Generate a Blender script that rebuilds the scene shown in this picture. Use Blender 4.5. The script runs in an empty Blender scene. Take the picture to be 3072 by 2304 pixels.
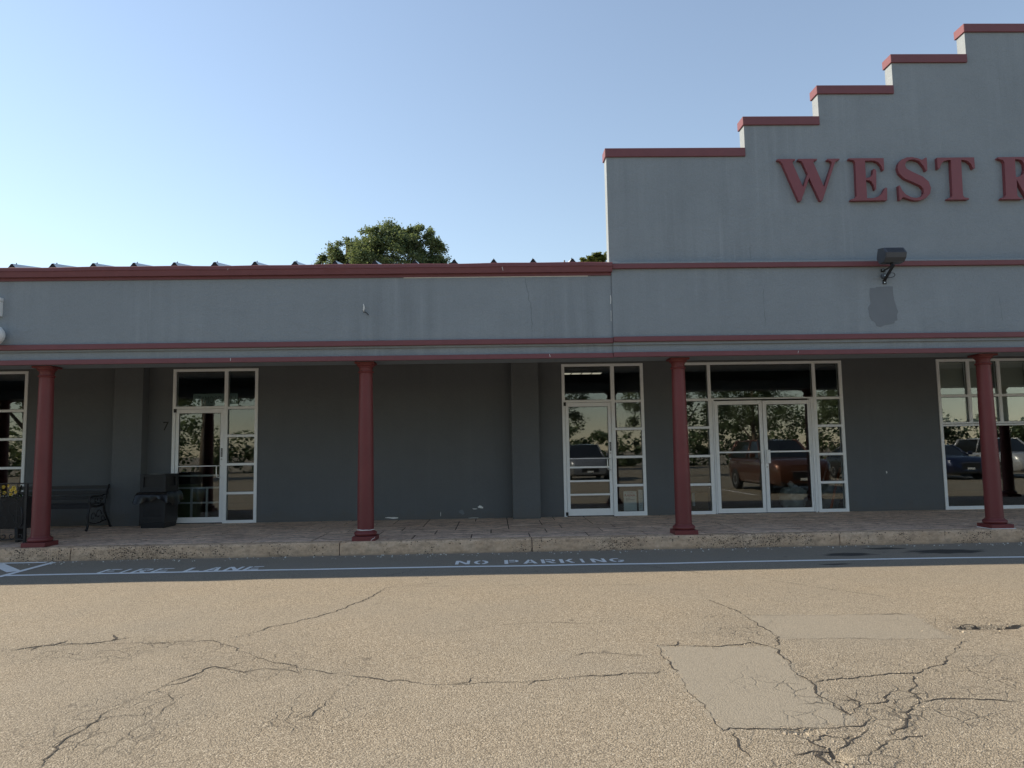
import bpy, bmesh, math, random
import numpy as np
from mathutils import Vector, Matrix

random.seed(7)
rng = np.random.default_rng(7)
scene = bpy.context.scene
COL = scene.collection

# ------------------------------------------------------------------ camera
CAM_POS = Vector((0.0, 0.0, 1.4586))
cd = bpy.data.cameras.new('camera')
cam = bpy.data.objects.new('camera', cd)
COL.objects.link(cam)
_r = Vector((0.99955506, -0.02506919, -0.01616233))
_u = Vector((0.01382005, -0.0909443, 0.99576008))
_f = Vector((0.02643277, 0.99554039, 0.09055738))
_m = Matrix((_r, _u, -_f)).transposed().to_4x4()
_m.translation = CAM_POS
cam.matrix_world = _m
cd.sensor_width = 36.0
cd.lens = 36.0 * 2209.66 / 3072.0
cd.clip_start = 0.05
cd.clip_end = 4000
scene.camera = cam

# ------------------------------------------------------------------ sky and sun
SUN_TO = Vector((-1.35, 0.425, 1.0)).normalized()      # towards the sun: left, behind the building
SUN_EL = math.asin(SUN_TO.z)
SUN_AZ = math.atan2(SUN_TO.x, SUN_TO.y)                # clockwise from +Y
world = bpy.data.worlds.new('World')
scene.world = world
world.use_nodes = True
wn = world.node_tree
sky = wn.nodes.new('ShaderNodeTexSky')
sky.sky_type = 'NISHITA'
sky.sun_disc = False
sky.sun_elevation = SUN_EL
sky.sun_rotation = SUN_AZ
sky.altitude = 50
sky.air_density = 1.45
sky.dust_density = 0.0
sky.ozone_density = 4.0
wn.nodes['Background'].inputs['Strength'].default_value = 0.100
hs_ = wn.nodes.new('ShaderNodeHueSaturation')      # hazy summer sky: a little less saturated
hs_.inputs['Saturation'].default_value = 0.78
wn.links.new(sky.outputs['Color'], hs_.inputs['Color'])
wn.links.new(hs_.outputs['Color'], wn.nodes['Background'].inputs['Color'])
sd = bpy.data.lights.new('sun', 'SUN')
sd.energy = 4.7
sd.angle = math.radians(0.53)
sd.color = (1.0, 0.86, 0.66)
sun = bpy.data.objects.new('sun', sd)
COL.objects.link(sun)
sun.rotation_euler = SUN_TO.to_track_quat('Z', 'Y').to_euler()
sun.location = (-30, 30, 40)
vs = scene.view_settings
vs.view_transform = 'Standard'
vs.look = 'None'
vs.gamma = 1.0
vs.use_curve_mapping = False
vs.exposure = 0.82

# ------------------------------------------------------------------ object helpers
WORLD = {}


def finish(o, parent, c):
    """link o so that its world position is c under an unrotated, unscaled parent chain"""
    COL.objects.link(o)
    if parent is not None:
        o.parent = parent
        o.location = Vector(c) - WORLD[parent.name]
    else:
        o.location = c
    WORLD[o.name] = Vector(c)
    return o


def tag(o, label=None, cat=None, group=None, kind=None):
    if label: o['label'] = label
    if cat: o['category'] = cat
    if group: o['group'] = group
    if kind: o['kind'] = kind
    return o


def empty(name, loc, label, cat, group=None):
    o = bpy.data.objects.new(name, None)
    o.empty_display_size = 0.2
    finish(o, None, loc)
    return tag(o, label, cat, group)


class MB:
    """collects geometry in world coordinates"""
    def __init__(s):
        s.v = []; s.f = []; s.smooth = False

    def add(s, vs_, fs_):
        n = len(s.v)
        s.v += [tuple(map(float, p)) for p in vs_]
        s.f += [tuple(i + n for i in q) for q in fs_]
        return s

    def box(s, x0, x1, y0, y1, z0, z1):
        return s.add([(x0, y0, z0), (x1, y0, z0), (x1, y1, z0), (x0, y1, z0), (x0, y0, z1), (x1, y0, z1), (x1, y1, z1), (x0, y1, z1)],
                     [(3, 2, 1, 0), (4, 5, 6, 7), (0, 1, 5, 4), (1, 2, 6, 5), (2, 3, 7, 6), (3, 0, 4, 7)])

    def cbox(s, x0, x1, y0, y1, z0, z1, c=0.005):
        """box with chamfered edges"""
        xs = (x0, x0 + c, x1 - c, x1); ys = (y0, y0 + c, y1 - c, y1); zs = (z0, z0 + c, z1 - c, z1)
        bm = bmesh.new()
        pts = []
        for a in (0, 1):
            for b in (0, 1):
                for d in (0, 1):
                    X = (xs[0], xs[1]) if a == 0 else (xs[3], xs[2])
                    Y = (ys[0], ys[1]) if b == 0 else (ys[3], ys[2])
                    Z = (zs[0], zs[1]) if d == 0 else (zs[3], zs[2])
                    pts += [(X[0], Y[1], Z[1]), (X[1], Y[0], Z[1]), (X[1], Y[1], Z[0])]
        for p in pts: bm.verts.new(p)
        r = bmesh.ops.convex_hull(bm, input=bm.verts)
        bmesh.ops.recalc_face_normals(bm, faces=bm.faces)
        bm.verts.index_update()
        s.add([v.co[:] for v in bm.verts], [[v.index for v in f.verts] for f in bm.faces])
        bm.free()
        return s

    def tube(s, pts, r, seg=8, cap=True):
        pts = [Vector(p) for p in pts]
        rs = r if isinstance(r, (list, tuple)) else [r] * len(pts)
        rings = []
        up = None
        for i, p in enumerate(pts):
            if i == 0: t = pts[1] - pts[0]
            elif i == len(pts) - 1: t = pts[-1] - pts[-2]
            else: t = (pts[i + 1] - pts[i]).normalized() + (pts[i] - pts[i - 1]).normalized()
            if t.length < 1e-9: t = Vector((0, 0, 1))
            t.normalize()
            if up is None:
                up = Vector((0, 0, 1)) if abs(t.z) < 0.9 else Vector((1, 0, 0))
            a = t.cross(up)
            if a.length < 1e-6: a = t.cross(Vector((0, 1, 0.3)))
            a.normalize(); b = a.cross(t).normalized(); up = b
            rings.append([p + (a * math.cos(k * 2 * math.pi / seg) + b * math.sin(k * 2 * math.pi / seg)) * rs[i] for k in range(seg)])
        n = len(pts)
        V = [q for rg in rings for q in rg]
        F = []
        for i in range(n - 1):
            for k in range(seg):
                F.append((i * seg + k, i * seg + (k + 1) % seg, (i + 1) * seg + (k + 1) % seg, (i + 1) * seg + k))
        if cap:
            F.append(tuple(range(seg))[::-1]); F.append(tuple((n - 1) * seg + k for k in range(seg)))
        return s.add(V, F)

    def lathe(s, prof, cx, cy, seg=32):
        """prof: (r, z) from bottom to top"""
        V = []; F = []
        for r, z in prof:
            for k in range(seg):
                a = 2 * math.pi * k / seg
                V.append((cx + r * math.cos(a), cy + r * math.sin(a), z))
        for i in range(len(prof) - 1):
            for k in range(seg):
                F.append((i * seg + k, i * seg + (k + 1) % seg, (i + 1) * seg + (k + 1) % seg, (i + 1) * seg + k))
        F.append(tuple(range(seg))[::-1]); F.append(tuple((len(prof) - 1) * seg + k for k in range(seg)))
        return s.add(V, F)

    def prism(s, poly, y0, y1):
        """poly in (x, z), counter-clockwise seen from -Y; extruded from y0 to y1"""
        n = len(poly)
        V = [(x, y0, z) for x, z in poly] + [(x, y1, z) for x, z in poly]
        F = [tuple(range(n)), tuple(range(2 * n - 1, n - 1, -1))]
        for i in range(n):
            j = (i + 1) % n
            F.append((j, i, n + i, n + j))
        return s.add(V, F)

    def prismx(s, poly, x0, x1):
        """poly in (y, z); extruded along x"""
        n = len(poly)
        V = [(x0, y, z) for y, z in poly] + [(x1, y, z) for y, z in poly]
        F = [tuple(range(n)), tuple(range(2 * n - 1, n - 1, -1))]
        for i in range(n):
            j = (i + 1) % n
            F.append((j, i, n + i, n + j))
        return s.add(V, F)

    def build(s, name, mat, parent=None, smooth=None, kind=None, bevel=0.0, origin=None):
        P = np.array(s.v)
        lo, hi = P.min(0), P.max(0)
        c = Vector(((lo[0] + hi[0]) / 2, (lo[1] + hi[1]) / 2, lo[2])) if origin is None else Vector(origin)
        me = bpy.data.meshes.new(name)
        me.from_pydata([(p[0] - c.x, p[1] - c.y, p[2] - c.z) for p in s.v], [], s.f)
        me.materials.append(mat)
        if smooth if smooth is not None else s.smooth:
            for p in me.polygons: p.use_smooth = True
        me.validate()
        o = bpy.data.objects.new(name, me)
        finish(o, parent, c)
        if kind: o['kind'] = kind
        if bevel:
            b = o.modifiers.new('bevel', 'BEVEL'); b.width = bevel; b.segments = 2; b.limit_method = 'ANGLE'
        if smooth == 'angle' or bevel:
            try:
                me.shade_auto_smooth
            except Exception:
                pass
        return o


def bx(name, mat, parent, x0, x1, y0, y1, z0, z1, c=0.0):
    m = MB()
    if c: m.cbox(x0, x1, y0, y1, z0, z1, c)
    else: m.box(x0, x1, y0, y1, z0, z1)
    return m.build(name, mat, parent)


def smooth_by_angle(o, ang=35):
    me = o.data
    for p in me.polygons: p.use_smooth = True
    bm = bmesh.new(); bm.from_mesh(me)
    lim = math.radians(ang)
    for e in bm.edges:
        if len(e.link_faces) == 2 and e.calc_face_angle(0) > lim: e.smooth = False
    bm.to_mesh(me); bm.free()
    return o


def copy_tree(o, loc, label=None, parent=None):
    c = o.copy(); COL.objects.link(c)
    c.parent = parent
    if parent is None:
        c.location = loc; WORLD[c.name] = Vector(loc)
        if label: c['label'] = label
    for ch in list(o.children): copy_tree(ch, None, None, c)
    return c


def curve_mesh(name, loops=None, text=None, extrude=0.0):
    """2-D outline(s) or built-in font text -> (verts, faces) in the XY plane"""
    if text is not None:
        cu = bpy.data.curves.new(name, 'FONT'); cu.body = text; cu.size = 1.0
    else:
        cu = bpy.data.curves.new(name, 'CURVE'); cu.dimensions = '2D'; cu.fill_mode = 'BOTH'
        for lp in loops:
            sp = cu.splines.new('POLY'); sp.points.add(len(lp) - 1)
            for q, (x, y) in zip(sp.points, lp): q.co = (x, y, 0, 1)
            sp.use_cyclic_u = True
    cu.extrude = extrude
    ob = bpy.data.objects.new(name, cu); COL.objects.link(ob)
    dg = bpy.context.evaluated_depsgraph_get()
    me = bpy.data.meshes.new_from_object(ob.evaluated_get(dg))
    V = [tuple(v.co) for v in me.vertices]; F = [tuple(p.vertices) for p in me.polygons]
    bpy.data.objects.remove(ob); bpy.data.curves.remove(cu); bpy.data.meshes.remove(me)
    return V, F

# ------------------------------------------------------------------ material helpers


class NT:
    def __init__(s, name):
        s.m = bpy.data.materials.new(name); s.m.use_nodes = True
        s.t = s.m.node_tree; s.b = s.t.nodes['Principled BSDF']; s.out = s.t.nodes['Material Output']

    def n(s, typ, **kw):
        o = s.t.nodes.new(typ)
        for k, v in kw.items():
            if k in o.inputs.keys() if isinstance(k, str) else False: o.inputs[k].default_value = v
            else: setattr(o, k, v)
        return o

    def l(s, a, b): s.t.links.new(a, b)

    def pos(s, scale=(1, 1, 1)):
        g = s.n('ShaderNodeNewGeometry')
        m = s.n('ShaderNodeMapping'); m.inputs['Scale'].default_value = scale
        s.l(g.outputs['Position'], m.inputs['Vector'])
        return m.outputs['Vector']

    def noise(s, vec, scale, detail=3, rough=0.55, dist=0.0):
        o = s.n('ShaderNodeTexNoise')
        o.inputs['Scale'].default_value = scale; o.inputs['Detail'].default_value = detail
        o.inputs['Roughness'].default_value = rough; o.inputs['Distortion'].default_value = dist
        s.l(vec, o.inputs['Vector'])
        return o.outputs['Fac']

    def vor(s, vec, scale, feature='F1', rand=1.0):
        o = s.n('ShaderNodeTexVoronoi'); o.feature = feature
        o.inputs['Scale'].default_value = scale; o.inputs['Randomness'].default_value = rand
        s.l(vec, o.inputs['Vector'])
        return o

    def ramp(s, fac, stops, interp='LINEAR'):
        o = s.n('ShaderNodeValToRGB'); cr = o.color_ramp; cr.interpolation = interp
        while len(cr.elements) < len(stops): cr.elements.new(0.5)
        for e, (p, c) in zip(cr.elements, stops):
            e.position = p; e.color = (c[0], c[1], c[2], 1) if isinstance(c, (tuple, list)) else (c, c, c, 1)
        s.l(fac, o.inputs['Fac'])
        return o.outputs['Color']

    def mix(s, fac, a, b, blend='MIX'):
        o = s.n('ShaderNodeMix'); o.data_type = 'RGBA'; o.blend_type = blend
        for v, i in ((fac, 0), (a, 6), (b, 7)):
            if isinstance(v, (int, float)): o.inputs[i].default_value = v
            elif isinstance(v, (tuple, list)): o.inputs[i].default_value = (v[0], v[1], v[2], 1)
            else: s.l(v, o.inputs[i])
        return o.outputs[2]

    def math(s, op, a, b=None, clamp=False):
        o = s.n('ShaderNodeMath'); o.operation = op; o.use_clamp = clamp
        for v, i in ((a, 0), (b, 1)):
            if v is None: continue
            if isinstance(v, (int, float)): o.inputs[i].default_value = v
            else: s.l(v, o.inputs[i])
        return o.outputs[0]

    def bump(s, h, strength=0.5, dist=0.01, normal=None):
        o = s.n('ShaderNodeBump'); o.inputs['Strength'].default_value = strength; o.inputs['Distance'].default_value = dist
        s.l(h, o.inputs['Height'])
        if normal is not None: s.l(normal, o.inputs['Normal'])
        return o.outputs['Normal']

    def attr(s, name):
        o = s.n('ShaderNodeAttribute'); o.attribute_name = name
        return o.outputs['Fac']

    def done(s, color=None, rough=0.7, metal=0.0, normal=None, spec=0.4):
        if color is not None:
            if isinstance(color, (tuple, list)): s.b.inputs['Base Color'].default_value = (*color[:3], 1)
            else: s.l(color, s.b.inputs['Base Color'])
        if isinstance(rough, (int, float)): s.b.inputs['Roughness'].default_value = rough
        else: s.l(rough, s.b.inputs['Roughness'])
        s.b.inputs['Metallic'].default_value = metal
        s.b.inputs['Specular IOR Level'].default_value = spec
        if normal is not None: s.l(normal, s.b.inputs['Normal'])
        return s.m


def plain(name, col, rough=0.6, metal=0.0, var=0.12, scale=8.0, bump=0.0, bscale=60, spec=0.4):
    k = NT(name); p = k.pos()
    n = k.noise(p, scale, 4)
    c = k.mix(n, tuple(x * (1 - var) for x in col), tuple(min(1, x * (1 + var)) for x in col))
    nm = k.bump(k.noise(p, bscale, 3), 0.4, bump) if bump else None
    return k.done(c, rough, metal, nm, spec)


def stucco(name, col, streak=0.16, bump=0.004, blotch=0.1):
    k = NT(name); p = k.pos()
    sv = k.pos((5.5, 5.5, 0.35))
    st0 = k.noise(sv, 1.0, 5, 0.65)
    stm = k.ramp(k.noise(k.pos((0.8, 0.8, 0.5)), 1.0, 3), [(0.42, 0.12), (0.66, 1.0)])
    st = k.math('ADD', 0.5, k.math('MULTIPLY', k.math('SUBTRACT', st0, 0.5), stm))
    big = k.noise(k.pos((0.6, 0.6, 0.9)), 1.0, 3)
    mid = k.noise(p, 3.2, 4, 0.6)
    fine = k.noise(p, 55, 3, 0.6)
    c0 = k.ramp(st, [(0.3, tuple(x * (1 - streak) for x in col)), (0.55, col), (0.8, tuple(x * (1 + streak) for x in col))])
    c1 = k.mix(k.math('MULTIPLY', k.ramp(big, [(0.35, 0.0), (0.7, 1.0)]), blotch * 2.2), c0, tuple(min(1, x * 1.22 + 0.012) for x in col))
    c2 = k.mix(k.math('MULTIPLY', k.ramp(mid, [(0.45, 0.0), (0.75, 1.0)]), blotch * 1.6), c1, tuple(x * 0.78 for x in col))
    c3 = k.mix(0.16, c2, k.ramp(fine, [(0.3, tuple(x * 0.6 for x in col)), (0.7, tuple(x * 1.4 for x in col))]))
    # thin pale run marks, in patches
    runs = k.ramp(k.noise(k.pos((11, 11, 0.22)), 1.0, 4, 0.7), [(0.60, 0.0), (0.70, 1.0)])
    c3 = k.mix(k.math('MULTIPLY', k.math('MULTIPLY', runs, stm), streak * 1.3), c3, tuple(min(1, x * 1.5 + 0.02) for x in col))
    # splashed dirt with a ragged outline near the pavement
    sz = k.n('ShaderNodeSeparateXYZ'); k.l(p, sz.inputs[0])
    spl = k.math('ADD', k.math('MULTIPLY', sz.outputs[2], -2.2), k.math('MULTIPLY', k.noise(p, 4.5, 5, 0.7), 1.9))
    c3 = k.mix(k.ramp(spl, [(0.10, 0.0), (0.42, 0.35)]), c3, (0.135, 0.125, 0.108))
    tr = k.noise(k.pos((1.0, 1.0, 1.6)), 6.5, 3, 0.5, 0.8)
    h = k.math('ADD', k.math('ADD', fine, k.math('MULTIPLY', mid, 0.6)), k.math('MULTIPLY', tr, 2.2))
    return k.done(c3, 0.85, 0, k.bump(h, 0.6, bump), 0.25)


M = {}
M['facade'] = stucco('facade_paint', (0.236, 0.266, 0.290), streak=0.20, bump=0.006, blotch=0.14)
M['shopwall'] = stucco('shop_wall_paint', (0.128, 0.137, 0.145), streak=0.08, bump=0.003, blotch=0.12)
M['red'] = plain('red_trim_paint', (0.165, 0.057, 0.065), 0.55, 0, 0.14, 5, 0.002, 40)
M['colred'] = plain('column_paint', (0.158, 0.034, 0.034), 0.5, 0, 0.24, 2.2, 0.003, 22)
M['letter'] = plain('sign_paint', (0.195, 0.056, 0.066), 0.45, 0, 0.08, 6)
M['caulk'] = plain('white_caulk', (0.75, 0.75, 0.72), 0.7)
M['alum'] = plain('anodised_aluminium', (0.86, 0.88, 0.89), 0.42, 0.0, 0.06, 20)
M['alumdark'] = plain('dark_gasket', (0.02, 0.02, 0.022), 0.6)
M['steel'] = plain('brushed_steel', (0.62, 0.62, 0.61), 0.3, 0.85, 0.05, 30)
M['black'] = plain('black_iron', (0.018, 0.018, 0.020), 0.45, 0.0, 0.3, 40, 0.001, 80)
M['blackplastic'] = plain('black_plastic', (0.020, 0.021, 0.024), 0.5, 0, 0.2, 12, 0.0008, 90)
M['bag'] = plain('bin_liner', (0.012, 0.012, 0.014), 0.22, 0, 0.2, 10, 0.004, 18)
M['charcoal'] = plain('charcoal_metal', (0.085, 0.093, 0.108), 0.4, 0.3, 0.1, 12)
M['slat'] = plain('bench_slat', (0.030, 0.030, 0.033), 0.38, 0, 0.25, 30)
M['interior'] = plain('interior_paint', (0.15, 0.15, 0.15), 0.8, 0, 0.1)
M['soffit_bounce'] = plain('soffit_bounce_paint', (0.86, 0.84, 0.80), 0.8, 0, 0.1)  # unseen underside, kept near white to bounce light onto the walk
M['carpet'] = plain('interior_floor', (0.12, 0.105, 0.085), 0.7, 0, 0.2)
M['paper'] = plain('white_paper', (0.74, 0.76, 0.75), 0.7, 0, 0.05)
M['inkred'] = plain('red_ink', (0.42, 0.07, 0.07), 0.7)
M['inkgrey'] = plain('grey_ink', (0.16, 0.17, 0.19), 0.7)
M['blind'] = plain('blind_slat', (0.82, 0.83, 0.80), 0.55, 0, 0.05)
M['white'] = plain('white_enamel', (0.72, 0.73, 0.73), 0.35, 0, 0.04)
M['patch'] = plain('repaint_patch', (0.160, 0.178, 0.198), 0.7, 0, 0.08, 6, 0.002, 50)
M['roof'] = plain('roof_sheet', (0.50, 0.54, 0.55), 0.4, 0.5, 0.08, 6)
M['foam'] = plain('rib_closure', (0.03, 0.03, 0.033), 0.8)
M['crack'] = plain('crack_shadow', (0.036, 0.032, 0.028), 0.95, 0, 0.3, 30)
M['hair'] = plain('hairline_crack', (0.125, 0.15, 0.165), 0.9)
M['line'] = None


def glass_mat(name, base=0.022, gain=1.4, tint=(0.84, 0.87, 0.86), wav=0.00022):
    k = NT(name)
    fr = k.n('ShaderNodeFresnel'); fr.inputs['IOR'].default_value = 1.5
    tr = k.n('ShaderNodeBsdfTransparent'); tr.inputs['Color'].default_value = (*tint, 1)
    gl = k.n('ShaderNodeBsdfGlossy'); gl.inputs['Roughness'].default_value = 0.0
    gl.inputs['Color'].default_value = (0.95, 0.98, 1.0, 1)
    nm = k.bump(k.noise(k.pos(), 2.2, 1), 0.25, wav)
    k.l(nm, gl.inputs['Normal'])
    mx = k.n('ShaderNodeMixShader')
    f = k.math('ADD', k.math('MULTIPLY', fr.outputs[0], gain), base, True)
    k.l(f, mx.inputs[0]); k.l(tr.outputs[0], mx.inputs[1]); k.l(gl.outputs[0], mx.inputs[2])
    k.l(mx.outputs[0], k.out.inputs['Surface'])
    return k.m


M['glass'] = glass_mat('shop_glass')


def emit(name, col, st):
    k = NT(name)
    k.b.inputs['Base Color'].default_value = (*col, 1)
    k.b.inputs['Emission Color'].default_value = (*col, 1)
    k.b.inputs['Emission Strength'].default_value = st
    return k.m


def paint_marking():
    k = NT('white_road_paint'); p = k.pos()
    n = k.noise(p, 38, 4, 0.7); n2 = k.noise(p, 6, 3)
    worn = k.math('ADD', k.math('MULTIPLY', n, 0.7), k.math('MULTIPLY', n2, 0.5))
    c = k.ramp(worn, [(0.34, (0.20, 0.19, 0.17)), (0.44, (0.74, 0.74, 0.72)), (0.8, (0.86, 0.86, 0.85))])
    return k.done(c, 0.75, 0, k.bump(n, 0.4, 0.003))


M['line'] = paint_marking()


def asphalt_mat():
    k = NT('asphalt'); p = k.pos()
    v1 = k.vor(p, 108); v2 = k.vor(p, 215)
    sep = k.n('ShaderNodeSeparateColor'); k.l(v1.outputs['Color'], sep.inputs[0])
    sep2 = k.n('ShaderNodeSeparateColor'); k.l(v2.outputs['Color'], sep2.inputs[0])
    stone = k.ramp(sep.outputs[0], [(0.0, (0.15, 0.122, 0.088)), (0.35, (0.245, 0.205, 0.150)), (0.75, (0.33, 0.28, 0.21)), (0.92, (0.40, 0.35, 0.275)), (1.0, (0.54, 0.49, 0.40))])
    small = k.ramp(sep2.outputs[1], [(0.0, (0.115, 0.094, 0.070)), (0.6, (0.25, 0.21, 0.155)), (1.0, (0.36, 0.31, 0.24))])
    c = k.mix(1.0, k.mix(0.42, stone, small), (1.20, 1.21, 1.22), 'MULTIPLY')
    gap = k.ramp(v1.outputs['Distance'], [(0.35, 1.0), (0.75, 0.55)])
    c = k.mix(1.0, c, gap, 'MULTIPLY')
    big = k.noise(p, 0.55, 4, 0.6); mid = k.noise(p, 2.6, 4, 0.6)
    c = k.mix(k.ramp(big, [(0.38, 0.0), (0.70, 0.46)]), c, (0.205, 0.190, 0.160))
    c = k.mix(k.ramp(mid, [(0.52, 0.0), (0.8, 0.32)]), c, (0.30, 0.262, 0.20))
    # greyer, finer repair patches
    pa = k.attr('patch')
    c = k.mix(k.math('MULTIPLY', pa, 0.85), c, k.mix(0.35, (0.225, 0.212, 0.180), small))
    # shade of the canopy strip along the kerb, mixed into the colour
    gr = k.attr('kerb_shade')
    c = k.mix(k.math('MULTIPLY', gr, k.ramp(k.noise(p, 1.6, 4), [(0.2, 0.45), (0.8, 0.8)])), c, (0.255, 0.225, 0.185))
    # scattered drip stains
    stv = k.vor(k.pos((1.0, 1.0, 1.0)), 1.7)
    st = k.math('MULTIPLY', k.ramp(k.math('ADD', stv.outputs['Distance'], k.math('MULTIPLY', k.noise(p, 22, 3), 0.09)), [(0.055, 1.0), (0.115, 0.0)]), 0.62)
    c = k.mix(st, c, (0.085, 0.074, 0.062))
    oil = k.ramp(k.attr('oil'), [(0.30, 0.0), (0.62, 0.85)])
    c = k.mix(oil, c, (0.028, 0.029, 0.030))
    # crazing where the surface is breaking up
    dv = k.n('ShaderNodeMix'); dv.data_type = 'VECTOR'; dv.inputs[0].default_value = 0.10
    nz = k.n('ShaderNodeTexNoise'); nz.inputs['Scale'].default_value = 7; k.l(p, nz.inputs['Vector'])
    k.l(p, dv.inputs[4]); k.l(nz.outputs['Color'], dv.inputs[5])
    ve = k.vor(dv.outputs[1], 3.4, 'DISTANCE_TO_EDGE')
    ve2 = k.vor(dv.outputs[1], 8.5, 'DISTANCE_TO_EDGE')
    wn_ = k.attr('worn')
    e1 = k.math('MULTIPLY', k.ramp(ve.outputs['Distance'], [(0.012, 1.0), (0.028, 0.0)]), k.ramp(k.noise(p, 1.9, 2), [(0.48, 0.0), (0.62, 1.0)]))
    e2 = k.math('MULTIPLY', k.ramp(ve2.outputs['Distance'], [(0.02, 1.0), (0.06, 0.0)]), k.ramp(k.noise(p, 3.1, 2), [(0.45, 0.0), (0.6, 1.0)]))
    cr = k.math('MULTIPLY', k.math('MAXIMUM', e1, e2), wn_)
    c = k.mix(k.math('MULTIPLY', cr, 0.62), c, (0.05, 0.044, 0.037))
    hgt = k.math('ADD', k.math('MULTIPLY', v1.outputs['Distance'], -1.0), k.math('MULTIPLY', v2.outputs['Distance'], -0.5))
    rel = k.math('MULTIPLY', hgt, k.math('SUBTRACT', 1.0, k.math('MULTIPLY', pa, 0.55)))
    rel = k.math('MULTIPLY', rel, k.math('ADD', 1.0, k.math('MULTIPLY', wn_, 0.5)))
    rel = k.math('SUBTRACT', rel, k.math('MULTIPLY', cr, 1.5))
    return k.done(c, 0.9, 0, k.bump(rel, 1.0, 0.0042), 0.25)


M['asphalt'] = asphalt_mat()


def stone_mat():
    k = NT('stamped_concrete'); p = k.pos()
    oi = k.n('ShaderNodeObjectInfo')
    base = k.ramp(oi.outputs['Random'], [(0.0, (0.74, 0.53, 0.38)), (0.5, (0.80, 0.585, 0.43)), (1.0, (0.86, 0.64, 0.48))])
    sv = k.pos((1.1, 4.2, 1.0))
    n1 = k.noise(sv, 2.2, 5, 0.65, 1.2); n2 = k.noise(sv, 6.5, 4, 0.65, 0.8); n3 = k.noise(p, 45, 3)
    c = k.mix(k.ramp(n1, [(0.47, 0.0), (0.62, 0.80)]), base, (0.27, 0.195, 0.155))
    c = k.mix(k.ramp(n2, [(0.52, 0.0), (0.60, 0.9)]), c, (0.095, 0.068, 0.055))
    c = k.mix(0.2, c, k.ramp(n3, [(0.3, (0.40, 0.30, 0.25)), (0.7, (0.74, 0.60, 0.52))]))
    h = k.math('ADD', k.math('ADD', n1, n2), k.math('MULTIPLY', n3, 0.3))
    return k.done(c, 0.72, 0, k.bump(h, 0.6, 0.012), 0.35)


M['stone'] = stone_mat()
M['joint'] = plain('concrete_joint', (0.055, 0.042, 0.035), 0.9, 0, 0.2, 12, 0.003, 60)


def kerb_mat():
    k = NT('weathered_kerb'); p = k.pos()
    n1 = k.noise(p, 2.3, 5, 0.6); n2 = k.noise(p, 26, 4, 0.65)
    c = k.ramp(n1, [(0.25, (0.50, 0.335, 0.215)), (0.5, (0.62, 0.43, 0.285)), (0.78, (0.68, 0.51, 0.37))])
    c = k.mix(0.35, c, k.ramp(n2, [(0.3, (0.38, 0.26, 0.17)), (0.7, (0.78, 0.60, 0.44))]))
    pv = k.pos((1.0, 1.0, 1.35))
    v = k.vor(pv, 34); v2 = k.vor(pv, 75)
    region = k.ramp(k.noise(p, 1.35, 3, 0.6), [(0.44, 0.0), (0.66, 1.0)])
    edge = k.n('ShaderNodeSeparateXYZ'); k.l(p, edge.inputs[0])
    hi = k.math('MULTIPLY', k.math('SUBTRACT', edge.outputs[2], 0.10), 9.0, True)
    reg = k.math('MAXIMUM', region, k.math('MULTIPLY', hi, 0.28))
    sep = k.n('ShaderNodeSeparateColor'); k.l(v.outputs['Color'], sep.inputs[0])
    on = k.math('LESS_THAN', sep.outputs[0], k.math('MULTIPLY', reg, 0.62))
    pit = k.math('MULTIPLY', k.ramp(v.outputs['Distance'], [(0.26, 1.0), (0.42, 0.0)]), on)
    sep2 = k.n('ShaderNodeSeparateColor'); k.l(v2.outputs['Color'], sep2.inputs[0])
    on2 = k.math('LESS_THAN', sep2.outputs[0], k.math('MULTIPLY', reg, 0.55))
    pit2 = k.math('MULTIPLY', k.ramp(v2.outputs['Distance'], [(0.25, 1.0), (0.45, 0.0)]), on2)
    pit = k.math('MAXIMUM', pit, pit2)
    c = k.mix(k.math('MULTIPLY', pit, 0.95), c, (0.028, 0.029, 0.024))
    cv = k.noise(k.pos((0.9, 1, 9.0)), 2.0, 5, 0.7, 0.6)
    crk = k.ramp(cv, [(0.492, 0.0), (0.5, 0.75), (0.508, 0.0)])
    c = k.mix(k.math('MULTIPLY', crk, region), c, (0.05, 0.04, 0.034))
    c = k.mix(k.ramp(k.noise(k.pos((1.0, 1.0, 2.0)), 5.0, 5, 0.7), [(0.46, 0.0), (0.68, 0.55)]), c, (0.23, 0.17, 0.12))
    low = k.math('MULTIPLY', k.math('SUBTRACT', 0.035, edge.outputs[2]), 22.0, True)
    c = k.mix(k.math('MULTIPLY', low, k.ramp(n2, [(0.3, 0.2), (0.7, 0.9)])), c, (0.13, 0.12, 0.105))
    h = k.math('SUBTRACT', k.math('MULTIPLY', n2, 0.6), pit)
    return k.done(c, 0.9, 0, k.bump(h, 0.8, 0.012), 0.2)


M['kerb'] = kerb_mat()


def leaf_mat(name, a, b):
    k = NT(name)
    oi = k.n('ShaderNodeNewGeometry')
    c = k.mix(oi.outputs['Random Per Island'], a, b)
    k.l(c, k.b.inputs['Base Color']); k.b.inputs['Roughness'].default_value = 0.5
    k.b.inputs['Specular IOR Level'].default_value = 0.3
    tl = k.n('ShaderNodeBsdfTranslucent'); k.l(k.mix(0.5, c, (0.16, 0.19, 0.03)), tl.inputs['Color'])
    mx = k.n('ShaderNodeMixShader'); mx.inputs[0].default_value = 0.40
    k.l(k.b.outputs[0], mx.inputs[1]); k.l(tl.outputs[0], mx.inputs[2]); k.l(mx.outputs[0], k.out.inputs['Surface'])
    return k.m


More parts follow.
